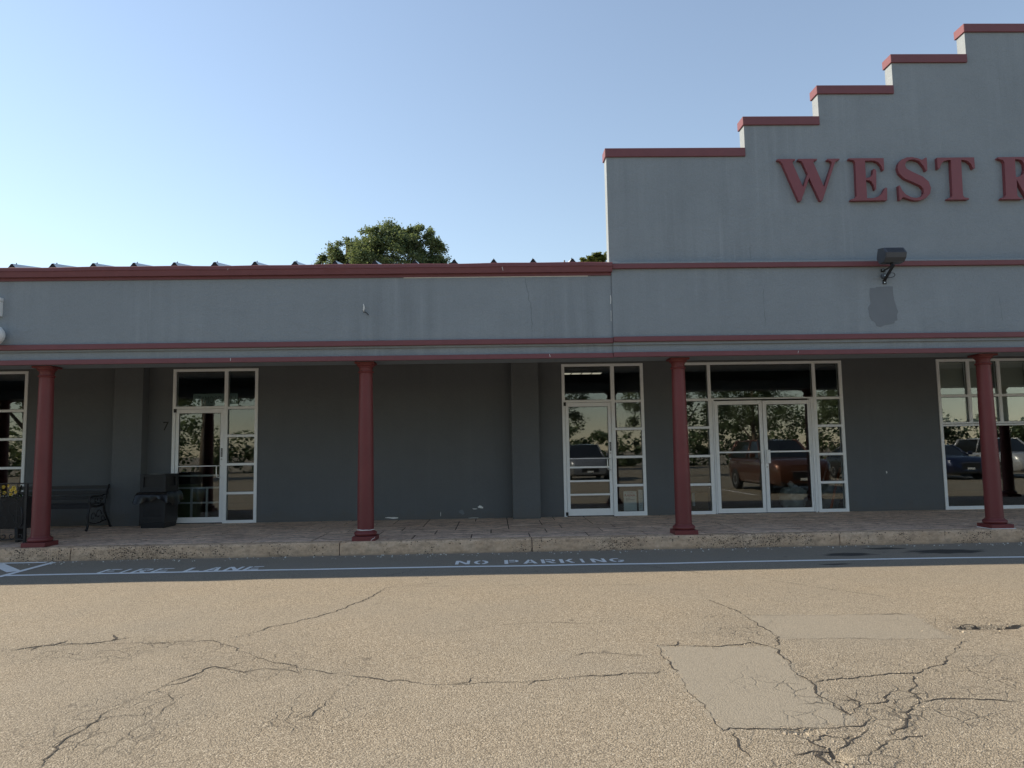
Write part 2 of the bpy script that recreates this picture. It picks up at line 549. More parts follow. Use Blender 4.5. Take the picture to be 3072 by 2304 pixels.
M['leaf'] = leaf_mat('maple_leaf', (0.105, 0.155, 0.085), (0.215, 0.260, 0.145))
M['leaf2'] = leaf_mat('pale_leaf', (0.085, 0.105, 0.030), (0.17, 0.18, 0.060))
M['leafdark'] = leaf_mat('flower_leaf', (0.020, 0.045, 0.015), (0.05, 0.09, 0.03))
M['bark'] = plain('bark', (0.10, 0.08, 0.06), 0.9, 0, 0.3, 9, 0.02, 22)

SIGN = {
'W': [[(4.397,5.834), (4.668,5.834), (4.669,5.812), (4.635,5.804), (4.626,5.770), (4.771,5.389), (4.852,5.599), (4.790,5.760), (4.763,5.799), (4.716,5.810), (4.715,5.833), (5.008,5.835), (5.009,5.814), (4.961,5.805), (4.949,5.773), (5.094,5.387), (5.227,5.730), (5.233,5.778), (5.215,5.800), (5.168,5.809), (5.168,5.833), (5.356,5.835), (5.356,5.815), (5.308,5.803), (5.282,5.771), (5.056,5.174), (5.021,5.174), (4.873,5.536), (4.730,5.173), (4.695,5.171), (4.468,5.762), (4.439,5.801), (4.399,5.812)]],
'E': [[(5.502,5.838), (6.042,5.838), (6.039,5.650), (6.020,5.646), (5.996,5.725), (5.955,5.774), (5.895,5.800), (5.751,5.800), (5.747,5.527), (5.809,5.535), (5.856,5.583), (5.873,5.669), (5.896,5.669), (5.915,5.636), (5.897,5.346), (5.876,5.340), (5.863,5.413), (5.831,5.471), (5.797,5.491), (5.748,5.493), (5.747,5.208), (5.842,5.209), (5.931,5.238), (5.996,5.297), (6.036,5.373), (6.067,5.367), (6.055,5.175), (5.498,5.171), (5.497,5.192), (5.552,5.206), (5.590,5.246), (5.598,5.773), (5.579,5.805), (5.503,5.820)]],
'S': [[(6.713,5.841), (6.710,5.637), (6.688,5.633), (6.661,5.703), (6.600,5.785), (6.514,5.816), (6.443,5.811), (6.387,5.777), (6.366,5.723), (6.389,5.669), (6.483,5.615), (6.636,5.542), (6.719,5.461), (6.748,5.363), (6.727,5.274), (6.657,5.203), (6.558,5.168), (6.471,5.171), (6.385,5.196), (6.316,5.223), (6.289,5.211), (6.273,5.179), (6.246,5.179), (6.245,5.402), (6.266,5.405), (6.297,5.330), (6.345,5.268), (6.430,5.219), (6.517,5.208), (6.589,5.230), (6.631,5.283), (6.632,5.346), (6.592,5.400), (6.472,5.459), (6.344,5.517), (6.270,5.598), (6.249,5.679), (6.266,5.751), (6.319,5.813), (6.401,5.847), (6.490,5.852), (6.577,5.831), (6.637,5.809), (6.664,5.820), (6.689,5.842)]],
'T': [[(6.874,5.840), (7.454,5.842), (7.453,5.668), (7.426,5.663), (7.401,5.735), (7.352,5.784), (7.291,5.804), (7.247,5.804), (7.236,5.243), (7.257,5.211), (7.326,5.198), (7.327,5.178), (6.994,5.177), (6.993,5.197), (7.050,5.209), (7.074,5.241), (7.086,5.803), (7.025,5.800), (6.971,5.782), (6.932,5.738), (6.903,5.668), (6.874,5.664)]],
'R': [[(7.827,5.842), (8.218,5.845), (8.324,5.828), (8.390,5.765), (8.391,5.675), (8.339,5.585), (8.247,5.537), (8.351,5.289), (8.398,5.217), (8.459,5.199), (8.459,5.179), (8.235,5.179), (8.092,5.491), (8.084,5.237), (8.105,5.205), (8.166,5.192), (8.166,5.178), (7.830,5.176), (7.830,5.198), (7.884,5.208), (7.908,5.247), (7.923,5.759), (7.903,5.795), (7.827,5.820)], [(8.091,5.808), (8.082,5.524), (8.140,5.532), (8.206,5.577), (8.235,5.658), (8.231,5.739), (8.196,5.793), (8.144,5.808)]],
}
# ------------------------------------------------------------------ key dimensions (metres)
ZC = 0.191            # sidewalk level above the parking lot
DK = 10.8214          # kerb face
DF = 10.7965          # face of the canopy beam
DW = 14.2018          # shop wall
XJ = 1.80             # joint between the low wing and the stepped front
XL, XR = -16.0, 20.0

# ------------------------------------------------------------------ ground


def inside(px, py, poly):
    r = np.zeros(px.shape, bool); n = len(poly); j = n - 1
    for i in range(n):
        xi, yi = poly[i]; xj, yj = poly[j]
        c = ((yi > py) != (yj > py)) & (px < (xj - xi) * (py - yi) / (yj - yi + 1e-12) + xi)
        r ^= c; j = i
    return r


PATCH_A = [(1.2, 5.6), (1.82, 5.52), (2.03, 5.48), (1.94, 4.68), (1.91, 4.09), (1.87, 3.96), (1.16, 3.94), (1.15, 4.68), (1.17, 4.9)]
PATCH_B = [(2.17, 6.54), (3.59, 6.43), (3.44, 5.6), (2.15, 5.72)]
POTS = [(3.98, 5.93, 0.30, 0.055, 0.055), (1.56, 3.885, 0.09, 0.028, 0.040), (2.62, 3.42, 0.22, 0.05, 0.03), (1.6, 3.58, 0.035, 0.06, 0.03)]
_ph = [(random.uniform(0, 6.28), random.uniform(0, 6.28), random.uniform(0.6, 4.5), random.uniform(0.6, 4.5)) for _ in range(14)]


def ground_h(x, y):
    x = np.asarray(x, float); y = np.asarray(y, float)
    h = np.zeros_like(x)
    for a, b, fx, fy in _ph: h += np.sin(x * fx + a) * np.sin(y * fy + b) / (fx + fy)
    h *= 0.0035
    h *= np.clip((10.7 - y) / 1.5, 0, 1) * np.clip((y + 1) / 2, 0, 1) * np.clip((14 - np.abs(x)) / 4, 0, 1)
    for cx, cy, rx, ry, d in POTS:
        q = ((x - cx) / rx) ** 2 + ((y - cy) / ry) ** 2
        h -= d * np.exp(-q * q)
    return h


def ground():
    def axis(lo, hi, st, outer):
        mid = list(np.arange(lo, hi + 1e-6, st))
        a = [lo - st * 1.35 ** i * 3 for i in range(1, 26)]
        b = [hi + st * 1.35 ** i * 3 for i in range(1, 26)]
        return np.array([-outer] + [v for v in a[::-1] if v > -outer] + mid + [v for v in b if v < outer] + [outer])
    xs = axis(-7.6, 8.4, 0.032, 900.0); ys = axis(2.6, 10.9, 0.032, 900.0)
    X, Y = np.meshgrid(xs, ys)
    H = ground_h(X, Y)
    nx, ny = len(xs), len(ys)
    co = np.stack([X, Y, H], -1).reshape(-1, 3)
    idx = np.arange(nx * ny).reshape(ny, nx)
    q = np.stack([idx[:-1, :-1], idx[:-1, 1:], idx[1:, 1:], idx[1:, :-1]], -1).reshape(-1, 4)
    me = bpy.data.meshes.new('parking_lot')
    me.vertices.add(len(co)); me.vertices.foreach_set('co', co.ravel())
    me.loops.add(q.size); me.loops.foreach_set('vertex_index', q.ravel().astype(np.int32))
    me.polygons.add(len(q)); me.polygons.foreach_set('loop_start', np.arange(0, q.size, 4, dtype=np.int32))
    me.update(calc_edges=True); me.validate()
    me.polygons.foreach_set('use_smooth', np.ones(len(q), bool))
    x, y = co[:, 0], co[:, 1]

    def put(name, val):
        a = me.attributes.new(name, 'FLOAT', 'POINT'); a.data.foreach_set('value', val.astype(np.float32))
    jx = x + 0.02 * np.sin(y * 31 + x * 9); jy = y + 0.02 * np.sin(x * 27 + y * 13)
    put('patch', np.maximum(inside(jx, jy, PATCH_A) * 1.0, inside(jx, jy, PATCH_B) * 0.8))
    w = np.zeros_like(x)
    for cx, cy, rx, ry, s in [(2.3, 4.35, 0.75, 0.75, 1), (3.0, 4.7, 0.9, 0.6, .8), (-2.9, 5.85, 1.2, 0.35, 1), (-1.6, 5.3, 0.8, 0.35, .8), (-2.1, 4.2, 0.5, 0.7, .8), (1.75, 3.6, 0.7, 0.4, .9), (3.9, 5.95, 0.7, 0.3, 1), (2.0, 6.1, 0.35, 0.6, .8), (-1.1, 4.3, 0.4, 0.4, .6)]:
        w = np.maximum(w, s * np.exp(-((x - cx) / rx) ** 2 - ((y - cy) / ry) ** 2))
    put('worn', w)
    put('kerb_shade', np.clip((y - 8.6) / 1.1, 0, 1) * (y < 11))
    oil = np.zeros_like(x)
    for cx, cy, rx, ry in [(4.75, 9.95, 0.36, 0.16), (6.15, 10.05, 0.55, 0.22), (5.5, 10.45, 0.30, 0.10), (4.2, 9.15, 0.22, 0.06), (2.25, 8.35, 0.0001, 0.0001)]:
        wob = 1 + 0.35 * np.sin(x * 19 + cx) * np.sin(y * 23 + cy)
        oil = np.maximum(oil, np.exp(-(((x - cx) / rx) ** 2 + ((y - cy) / ry) ** 2) * wob))
    put('oil', oil)
    me.materials.append(M['asphalt'])
    o = bpy.data.objects.new('parking_lot', me)
    finish(o, None, (0, 0, 0)); o['kind'] = 'structure'
    o['label'] = 'cracked tan asphalt parking lot in front of the shops'
    return o


LOT = ground()


def flat_poly(polys, lift=0.004):
    """painted shapes on the lot: list of convex (x, y) polygons cut into a fine grid following the ground"""
    m = MB()
    for poly in polys:
        z = [float(ground_h(x, y)) + lift for x, y in poly]
        m.add([(x, y, zz) for (x, y), zz in zip(poly, z)], [tuple(range(len(poly)))])
    return m


def strip(pts, w, lift=0.004):
    """a painted stripe of width w along pts, subdivided"""
    polys = []
    for (x0, y0), (x1, y1) in zip(pts, pts[1:]):
        L = math.hypot(x1 - x0, y1 - y0); n = max(1, int(L / 0.25)); nx, ny = -(y1 - y0) / L * w / 2, (x1 - x0) / L * w / 2
        for i in range(n):
            a, b = i / n, (i + 1) / n
            ax, ay, bx_, by = x0 + (x1 - x0) * a, y0 + (y1 - y0) * a, x0 + (x1 - x0) * b, y0 + (y1 - y0) * b
            polys.append([(ax - nx, ay - ny), (bx_ - nx, by - ny), (bx_ + nx, by + ny), (ax + nx, ay + ny)])
    return flat_poly(polys, lift)


def line_y(x): return 9.545 - 0.011 * (x - 0) - 0.0012 * x * x * (x > 0)


strip([(x, line_y(x)) for x in np.arange(-6.14, 9.7, 0.6)], 0.095).build('painted_line', M['line'], LOT)
strip([(-6.18, 9.50), (-6.20, 10.70)], 0.09, 0.0045).build('painted_line', M['line'], LOT)
strip([(-6.30, 10.70), (-9.4, 10.74)], 0.10, 0.0055).build('painted_line', M['line'], LOT)
for k in range(3):
    strip([(-6.26 - 1.15 * k, 9.93), (-6.93 - 1.15 * k, 10.62)], 0.16, 0.0035).build('painted_stripe', M['line'], LOT)


def arc(cx, cy, rx, ry, a0, a1, w, n=8):
    out = []
    for i in range(n):
        t0, t1 = math.radians(a0 + (a1 - a0) * i / n), math.radians(a0 + (a1 - a0) * (i + 1) / n)
        out.append([(cx + (rx - w[0]) * math.cos(t0), cy + (ry - w[1]) * math.sin(t0)), (cx + rx * math.cos(t0), cy + ry * math.sin(t0)),
                    (cx + rx * math.cos(t1), cy + ry * math.sin(t1)), (cx + (rx - w[0]) * math.cos(t1), cy + (ry - w[1]) * math.sin(t1))])
    return out


def R4(x0, y0, x1, y1): return [(x0, y0), (x1, y0), (x1, y1), (x0, y1)]


STEN = {
    'F': [R4(0, 0, .26, 1), R4(.34, .82, 1, 1), R4(.34, .42, .82, .58)],
    'I': [R4(.3, 0, .62, 1)],
    'R': [R4(0, 0, .24, 1), R4(.31, .82, .72, 1), R4(.31, .42, .72, .58)] + arc(.70, .71, .30, .29, -70, 70, (.22, .17)) + [[(.34, .36), (.60, .38), (1.0, 0), (.70, 0)]],
    'E': [R4(0, 0, .26, 1), R4(.34, .84, 1, 1), R4(.34, .43, .84, .57), R4(.34, 0, 1, .16)],
    'L': [R4(0, 0, .28, 1), R4(.36, 0, 1, .18)],
    'A': [[(0, 0), (.26, 0), (.50, .74), (.50, 1), (.38, 1)], [(.56, 1), (.66, 1), (1, 0), (.74, 0), (.56, .62)], R4(.36, .22, .64, .36)],
    'N': [R4(0, 0, .24, .90), [(.0, 1), (.28, 1), (1.0, 0.06), (1.0, 0), (.72, 0)], R4(.78, .12, 1, 1)],
    'O': arc(.5, .5, .5, .5, 100, 260, (.24, .17), 10) + arc(.5, .5, .5, .5, -80, 80, (.24, .17), 10),
    'P': [R4(0, 0, .26, 1), R4(.34, .82, .72, 1), R4(.34, .40, .72, .56)] + arc(.70, .70, .30, .30, -70, 70, (.22, .17)),
    'K': [R4(0, 0, .26, 1), [(.34, .44), (.72, 1), (1.0, 1), (.56, .44)], [(.42, .52), (.62, .62), (1.0, 0), (.72, 0)]],
    'G': arc(.5, .5, .5, .5, 60, 250, (.24, .17), 10) + arc(.5, .5, .5, .5, -95, -20, (.24, .17), 6) + [R4(.60, .40, 1, .54)],
}


def stencil(text, x0, x1, y0, y1, slope=0.0):
    n = sum(0.55 if c == ' ' else (0.62 if c == 'I' else 1.0) for c in text) + 0.28 * (len(text) - 1)
    u = (x1 - x0) / n; x = x0
    for c in text:
        w = u * (0.55 if c == ' ' else (0.62 if c == 'I' else 1.0))
        if c != ' ':
            polys = [[(x + px * w, y0 + (x - x0) * slope + py * (y1 - y0)) for px, py in poly] for poly in STEN[c]]
            o = flat_poly(polys, 0.0042).build('painted_letter', M['line'], LOT)
        x += w + u * 0.28


stencil('FIRE LANE', -5.06, -3.02, 9.635, 9.94, -0.012)
stencil('NO PARKING', -0.52, 1.70, 9.735, 10.06, -0.022)

CR = [
    ([(-0.61, 8.51), (-0.93, 8.31), (-1.19, 8.2), (-1.31, 7.59), (-1.46, 7.16), (-1.62, 6.85), (-1.77, 6.63), (-1.92, 6.47), (-1.98, 6.26), (-2.11, 6.1)], .012),
    ([(-3.71, 5.88), (-3.61, 5.99), (-3.46, 6.08), (-3.23, 6.06), (-3.11, 6.09), (-2.95, 6.23)], .026),
    ([(-3.5, 6.0), (-2.88, 6.07), (-2.64, 6.05), (-2.25, 6.07), (-1.93, 5.76), (-1.76, 5.54), (-1.32, 5.22), (-1.03, 5.07)], .012),
    ([(-1.03, 5.07), (-0.86, 4.99), (-0.68, 4.88), (-0.26, 4.8), (-0.1, 4.84), (0.24, 4.82), (0.54, 4.87), (0.9, 4.94), (1.15, 4.93)], .013),
    ([(-2.0, 3.8), (-1.96, 3.91), (-1.96, 4.18), (-1.93, 4.34), (-1.95, 4.6), (-2.08, 4.84)], .010),
    ([(-2.19, 4.73), (-2.14, 4.81), (-2.1, 5.01), (-1.96, 5.31), (-1.73, 5.16), (-1.61, 5.26)], .014),
    ([(-1.12, 4.21), (-1.03, 4.3), (-0.96, 4.75), (-0.86, 4.99)], .009),
    ([(-2.17, 3.71), (-2.25, 3.99), (-2.26, 4.18), (-2.23, 4.44), (-2.19, 4.67)], .011),
    ([(0.49, 5.35), (0.62, 5.46), (0.77, 5.43), (1.17, 5.29)], .009),
    ([(1.17, 4.9), (1.2, 5.3), (1.2, 5.6), (1.65, 5.53), (1.91, 5.62), (2.03, 5.48)], .015),
    ([(2.03, 5.48), (1.94, 4.97), (1.94, 4.68), (1.92, 4.34), (1.91, 4.09)], .014),
    ([(1.17, 4.9), (1.15, 4.68), (1.16, 4.37), (1.16, 3.94), (1.48, 3.91), (1.76, 3.92), (1.93, 3.93), (1.99, 4.04)], .011),
    ([(1.22, 3.92), (1.16, 3.65), (1.17, 3.56)], .011),
    ([(1.49, 3.9), (1.53, 3.75), (1.6, 3.64), (1.58, 3.53), (1.57, 3.40)], .024),
    ([(1.6, 3.64), (1.75, 3.74), (1.93, 3.93)], .014),
    ([(1.94, 4.68), (2.22, 4.72), (2.51, 4.81), (2.68, 4.79), (3.01, 5.02), (3.37, 5.43), (3.54, 5.59)], .012),
    ([(2.68, 4.79), (2.5, 4.51), (2.36, 4.25), (2.26, 4.13), (2.1, 3.94), (1.96, 3.8)], .018),
    ([(1.9, 4.29), (1.91, 4.09), (2.07, 4.25), (2.2, 4.29), (2.35, 4.52)], .014),
    ([(2.36, 4.25), (2.62, 4.32), (2.97, 4.23)], .013),
    ([(3.08, 5.13), (3.67, 5.18)], .009),
    ([(2.17, 6.54), (2.69, 6.47), (3.59, 6.43)], .011),
    ([(2.04, 7.26), (2.15, 6.76), (2.17, 6.54), (2.16, 6.06), (2.14, 5.69), (2.03, 5.48)], .012),
    ([(2.14, 5.69), (2.58, 5.67), (3.46, 5.6)], .007),
    ([(1.66, 3.53), (1.92, 3.73), (2.18, 3.81)], .012),
    ([(-0.45, 6.12), (-0.13, 6.28), (0.12, 6.36), (0.39, 6.45), (0.9, 6.31)], .006),
    ([(-1.6, 5.26), (-1.3, 5.14), (-1.32, 5.22)], .009),
    ([(1.35, 9.85), (1.75, 9.55), (2.1, 9.1), (2.5, 8.6)], .010),
    ([(-1.33, 8.9), (-1.05, 9.3), (-0.9, 9.5)], .009),
    ([(-0.9, 8.25), (0.4, 8.2), (1.6, 8.05)], .006),
    ([(3.0, 8.2), (3.5, 7.5), (3.8, 7.1)], .007),
    ([(3.66, 5.945), (3.80, 5.96), (3.95, 5.955), (4.10, 5.985), (4.26, 5.98)], .065),  # this and the next: dark strips painted in as pothole shade
    ([(1.46, 3.90), (1.52, 3.885), (1.58, 3.89), (1.66, 3.905)], .050),
]


def ribbon(pts, w):
    dense = []
    for (x0, y0), (x1, y1) in zip(pts, pts[1:]):
        n = max(1, int(math.hypot(x1 - x0, y1 - y0) / 0.028))
        for i in range(n): dense.append((x0 + (x1 - x0) * i / n, y0 + (y1 - y0) * i / n))
    dense.append(pts[-1])
    n = len(dense); jit = []; a = b = 0.0
    for i in range(n):
        a = a * 0.72 + random.gauss(0, 0.0085); b = b * 0.72 + random.gauss(0, 0.0085)
        jit.append((dense[i][0] + a, dense[i][1] + b))
    V = []; F = []; ww = 1.0
    for i in range(n):
        p = jit[max(0, i - 1)]; q = jit[min(n - 1, i + 1)]
        L = math.hypot(q[0] - p[0], q[1] - p[1]) + 1e-9
        nx, ny = -(q[1] - p[1]) / L, (q[0] - p[0]) / L
        ww = min(1.7, max(0.40, ww + random.gauss(0, 0.30)))
        end = min(1.0, (i + 0.3) / 4, (n - 1 - i + 0.3) / 4)
        h = w * 0.5 * ww * end
        for sgn in (-1, 1):
            x, y = jit[i][0] + nx * h * sgn, jit[i][1] + ny * h * sgn
            V.append((x, y, float(ground_h(x, y)) + 0.003))
        if i: F.append((2 * i - 2, 2 * i - 1, 2 * i + 1, 2 * i))
    return MB().add(V, F)


for pts, w in CR:
    ribbon(pts, w * 0.58).build('crack', M['crack'], LOT)
    # broken branches along the wider cracks
    if 0.013 <= w < 0.04:
        for _ in range(3):
            i = random.randrange(len(pts) - 1); t = random.random()
            x = pts[i][0] + (pts[i + 1][0] - pts[i][0]) * t; y = pts[i][1] + (pts[i + 1][1] - pts[i][1]) * t
            a = random.uniform(0, 6.28); L = random.uniform(0.1, 0.32)
            ribbon([(x, y), (x + L * .5 * math.cos(a), y + L * .5 * math.sin(a)), (x + L * math.cos(a + .5), y + L * math.sin(a + .5))], w * 0.55).build('crack', M['crack'], LOT)

# crumbled asphalt bits in and around the potholes, grit along the kerb foot


def grit(name, spots, mat, kind='stuff', parent=LOT):
    m = MB()
    for x, y, r in spots:
        z = float(ground_h(x, y)); a = random.uniform(0, 6.28)
        pts = []
        for k in range(4):
            aa = a + k * 1.57 + random.uniform(-.3, .3)
            pts.append((x + r * math.cos(aa) * random.uniform(.7, 1.3), y + r * math.sin(aa) * random.uniform(.7, 1.3), z - 0.002))
        top = [(x + (p[0] - x) * .55, y + (p[1] - y) * .55, z + r * random.uniform(.5, 1.0)) for p in pts]
        m.add(pts + top, [(4, 5, 6, 7), (0, 1, 5, 4), (1, 2, 6, 5), (2, 3, 7, 6), (3, 0, 4, 7)])
    o = m.build(name, mat, parent); o['kind'] = kind
    return o


M['grit'] = plain('loose_aggregate', (0.36, 0.31, 0.24), 0.9, 0, 0.35, 40)
M['gritw'] = plain('pale_litter', (0.62, 0.62, 0.58), 0.8, 0, 0.3, 40)
sp = []
for cx, cy, rx, ry, d in POTS:
    for _ in range(22):
        sp.append((cx + random.gauss(0, rx * .9), cy - abs(random.gauss(0, ry * 1.3)), random.uniform(.004, .015)))
for pts, w in CR:
    if w >= .012:
        for (x0, y0), (x1, y1) in zip(pts, pts[1:]):
            for _ in range(5):
                t = random.random(); sp.append((x0 + (x1 - x0) * t + random.gauss(0, .025), y0 + (y1 - y0) * t + random.gauss(0, .025), random.uniform(.003, .008)))
grit('loose_aggregate', sp, M['grit'])
grit('kerb_grit', [(random.uniform(-8, 8.5), DK - 0.03 - abs(random.gauss(0, .14)), random.uniform(.004, .013)) for _ in range(260)], M['gritw'])

# ------------------------------------------------------------------ kerb
KERB = bpy.data.objects.new('kerb', None); finish(KERB, None, (2, DK + .1, 0)); KERB['kind'] = 'structure'
JX = [XL, -11.2, -6.05, -2.235, 0.541, 5.055, 9.6, 14.2, XR]


def vnoise(x, y, seed=0):
    r = 0
    for i in range(1, 5):
        f = 1.9 ** i
        r += np.sin(x * f * 3.1 + seed + i * 1.7 + 1.3 * np.sin(y * f * 2.3 + i)) * np.cos(y * f * 3.7 + seed * 1.3 + i) / f
    return r


for j, (a, b) in enumerate(zip(JX, JX[1:])):
    a += 0.006; b -= 0.006
    n = max(8, int((b - a) / 0.025))
    prof = [(0.0, -0.05), (0.0, 0.0), (-.002, 0.04), (-.001, 0.08), (0.0, 0.12), (0.002, 0.15), (0.006, 0.172), (0.014, 0.184), (0.028, 0.190), (0.06, ZC), (0.12, ZC), (0.205, ZC - .001), (0.205, -0.05)]
    V = []; F = []
    for i in range(n + 1):
        x = a + (b - a) * i / n
        ed = min(i, n - i) * (b - a) / n
        for k, (dy, z) in enumerate(prof):
            amp = 0.010 if 1 <= k <= 6 else (0.006 if k <= 8 else 0.0015)
            dn = float(vnoise(x * 3.1, z * 26 + 2, j)) * amp
            chip = 0.016 * math.exp(-(ed / 0.025) ** 2) * (1 if k >= 4 and k <= 9 else .5)
            notch = 0.03 * max(0, float(vnoise(x * 1.3 + 5, 1.0, j + 3)) - 0.55) if 6 <= k <= 8 else 0
            V.append((x, DK + dy + (dn if k < 9 else 0) + (chip + notch if k < 9 else 0), z - (chip + notch) * (1 if k >= 5 and k < 10 else 0) * .7))
    m_ = len(prof)
    for i in range(n):
        for k in range(m_ - 1): F.append((i * m_ + k, (i + 1) * m_ + k, (i + 1) * m_ + k + 1, i * m_ + k + 1))
    F.append(tuple(range(m_))[::1]); F.append(tuple(n * m_ + k for k in range(m_))[::-1])
    o = MB().add(V, F).build('kerb_stone', M['kerb'], KERB); smooth_by_angle(o, 50)
bx('joint_filler', M['crack'], KERB, XL, XR, DK + .03, DK + .19, -0.04, ZC - .03)

# ------------------------------------------------------------------ sidewalk with stamped stones
SW = bx('sidewalk', M['joint'], None, XL, XR, DK + .2045, DW + .12, -0.04, ZC - .0075)
SW['kind'] = 'structure'; SW['label'] = 'brown stamped-concrete sidewalk under the canopy'
CELL = 0.292; Y0 = DK + .212; NYc = 11; X0s = -9.4; NXc = 70
occ = np.zeros((NXc, NYc), bool); stones = []
order = [(2, 2), (3, 2), (2, 1), (1, 2), (2, 3), (1, 1), (3, 1)]
for jx_ in range(NXc):
    for jy_ in range(NYc):
        if occ[jx_, jy_]: continue
        opts = order[:]; random.shuffle(opts)
        opts = sorted(opts, key=lambda s: -s[0] * s[1] * random.uniform(.35, 1))
        for w_, h_ in opts + [(1, 1)]:
            if jx_ + w_ <= NXc and jy_ + h_ <= NYc and not occ[jx_:jx_ + w_, jy_:jy_ + h_].any():
                occ[jx_:jx_ + w_, jy_:jy_ + h_] = True; stones.append((jx_, jy_, w_, h_)); break
smesh = {}
for jx_, jy_, w_, h_ in stones:
    key = (w_, h_)
    if key not in smesh:
        W_, H_ = w_ * CELL - .017, h_ * CELL - .017
        m = MB().cbox(-W_ / 2, W_ / 2, -H_ / 2, H_ / 2, -.006, .0075, .0045)
        me = bpy.data.meshes.new('paving_stone'); me.from_pydata(m.v, [], m.f); me.materials.append(M['stone']); smesh[key] = me
    o = bpy.data.objects.new('paving_stone', smesh[key])
    finish(o, SW, (X0s + (jx_ + w_ / 2) * CELL, Y0 + (jy_ + h_ / 2) * CELL, ZC - .0072 + random.uniform(-.0012, .0012)))
    o.rotation_euler = (random.gauss(0, .0012), random.gauss(0, .0012), 0)
bx('concrete_apron', M['stone'], SW, XL, X0s - .006, DK + .212, DW + .1, ZC - .012, ZC)
bx('concrete_apron', M['stone'], SW, X0s + NXc * CELL + .004, XR, DK + .212, DW + .1, ZC - .012, ZC)
# ------------------------------------------------------------------ the building
B = empty('storefront_building', (2, 12.5, 0), 'grey stucco storefront building with maroon trim, columns and stepped parapet', 'building')
YP = 10.85                                       # face of the stepped parapet
DR = DF - 0.018                                  # the stepped front stands a little proud

# canopy front: beam, bands, upper wall (left wing and stepped front)
for nm, x0, x1, yf, s in (('wing', XL, XJ - .0012, DF, 0), ('front', XJ + .0012, XR, DR, 1)):
    bx('canopy_wall', M['facade'], B, x0, x1, yf, yf + .30, 3.0, 4.19)
    bx('canopy_beam', M['facade'], B, x0, x1, yf + .031, 11.36, 2.822, 3.0)
    bx('trim_band', M['red'], B, x0, x1, yf - .016, yf + .03, 2.813 + .004 * s, 2.884 + .004 * s, .004)
    bx('trim_band', M['red'], B, x0, x1, yf - .042, yf + .1, 3.028 + .012 * s, 3.106 + .012 * s, .006)
# gutter along the low wing: trim board, gutter, lip, edge flashing
bx('trim_board', M['red'], B, XL, XJ - .006, DF - .02, DF + .02, 4.052, 4.10)
gm = MB()
n = 220
prof = [(DF - .018, 4.094), (DF - .070, 4.096), (DF - .088, 4.170), (DF - .100, 4.180), (DF - .102, 4.228), (DF - .092, 4.236), (DF - .02, 4.230), (DF + .05, 4.226)]
V = []; F = []
for i in range(n + 1):
    x = XL + (XJ + .006 - XL) * i / n
    wv = 0.004 * math.sin(x * 2.1) + 0.003 * math.sin(x * 5.3 + 1)
    shadow_bend = 0.05 * math.exp(-((x + 9.05) / .28) ** 2) - 0.035 * math.exp(-((x + 8.35) / .22) ** 2) if x < -7.4 else 0  # out-of-view lip bend, shaped to wave the shadow edge on the lot
    for k, (y, z) in enumerate(prof): V.append((x, y + wv * .5, z + (wv + shadow_bend) * (1 if 3 <= k <= 5 else 0.2)))
m_ = len(prof)
for i in range(n):
    for k in range(m_ - 1): F.append((i * m_ + k, (i + 1) * m_ + k, (i + 1) * m_ + k + 1, i * m_ + k + 1))
F.append(tuple(range(m_))); F.append(tuple(n * m_ + k for k in range(m_))[::-1])
smooth_by_angle(gm.add(V, F).build('gutter', M['red'], B), 25)
bx('caulk_line', M['caulk'], B, -1.30, 1.45, DF - .006, DF + .01, 4.042, 4.0515)
bx('trim_band', M['red'], B, XJ + .008, XR, DR - .045, DR + .1, 4.142, 4.218, .006)
bx('ledge_flashing', M['facade'], B, XJ + .008, XR, DR - .040, YP + .02, 4.218, 4.238)
bx('ledge_upstand', M['facade'], B, XJ + .008, XR, DR + .03, YP + .01, 4.238, 4.262, .006)

# stepped parapet and its caps
ST = [(1.782, 3.925, 6.035), (3.925, 5.102, 6.530), (5.102, 6.297, 7.026), (6.297, 7.492, 7.530), (7.492, 12.20, 8.030)]
ST += [(12.20, 13.395, 7.530), (13.395, 14.59, 7.026), (14.59, 15.767, 6.530), (15.767, 17.91, 6.035)]
poly = [(1.782, 4.20), (17.91, 4.20)]
for x0, x1, z in ST[::-1]: poly += [(x1, z - .10), (x0, z - .10)]
cl = [poly[0]]
for q in poly[1:]:
    if math.hypot(q[0] - cl[-1][0], q[1] - cl[-1][1]) > 1e-6: cl.append(q)
MB().prism(cl, YP, YP + .20).build('parapet_wall', M['facade'], B)
for i, (x0, x1, z) in enumerate(ST):
    le = .022 if i <= 4 else -.001; re = .022 if i >= 4 else -.001
    a = x0 - le if i <= 4 else x0 + (.002 if i > 4 else 0)
    b = x1 + re if i >= 4 else x1 - .002
    o = bx('parapet_cap', M['red'], B, a, b, YP - .028, YP + .228, z - .135, z, .005)
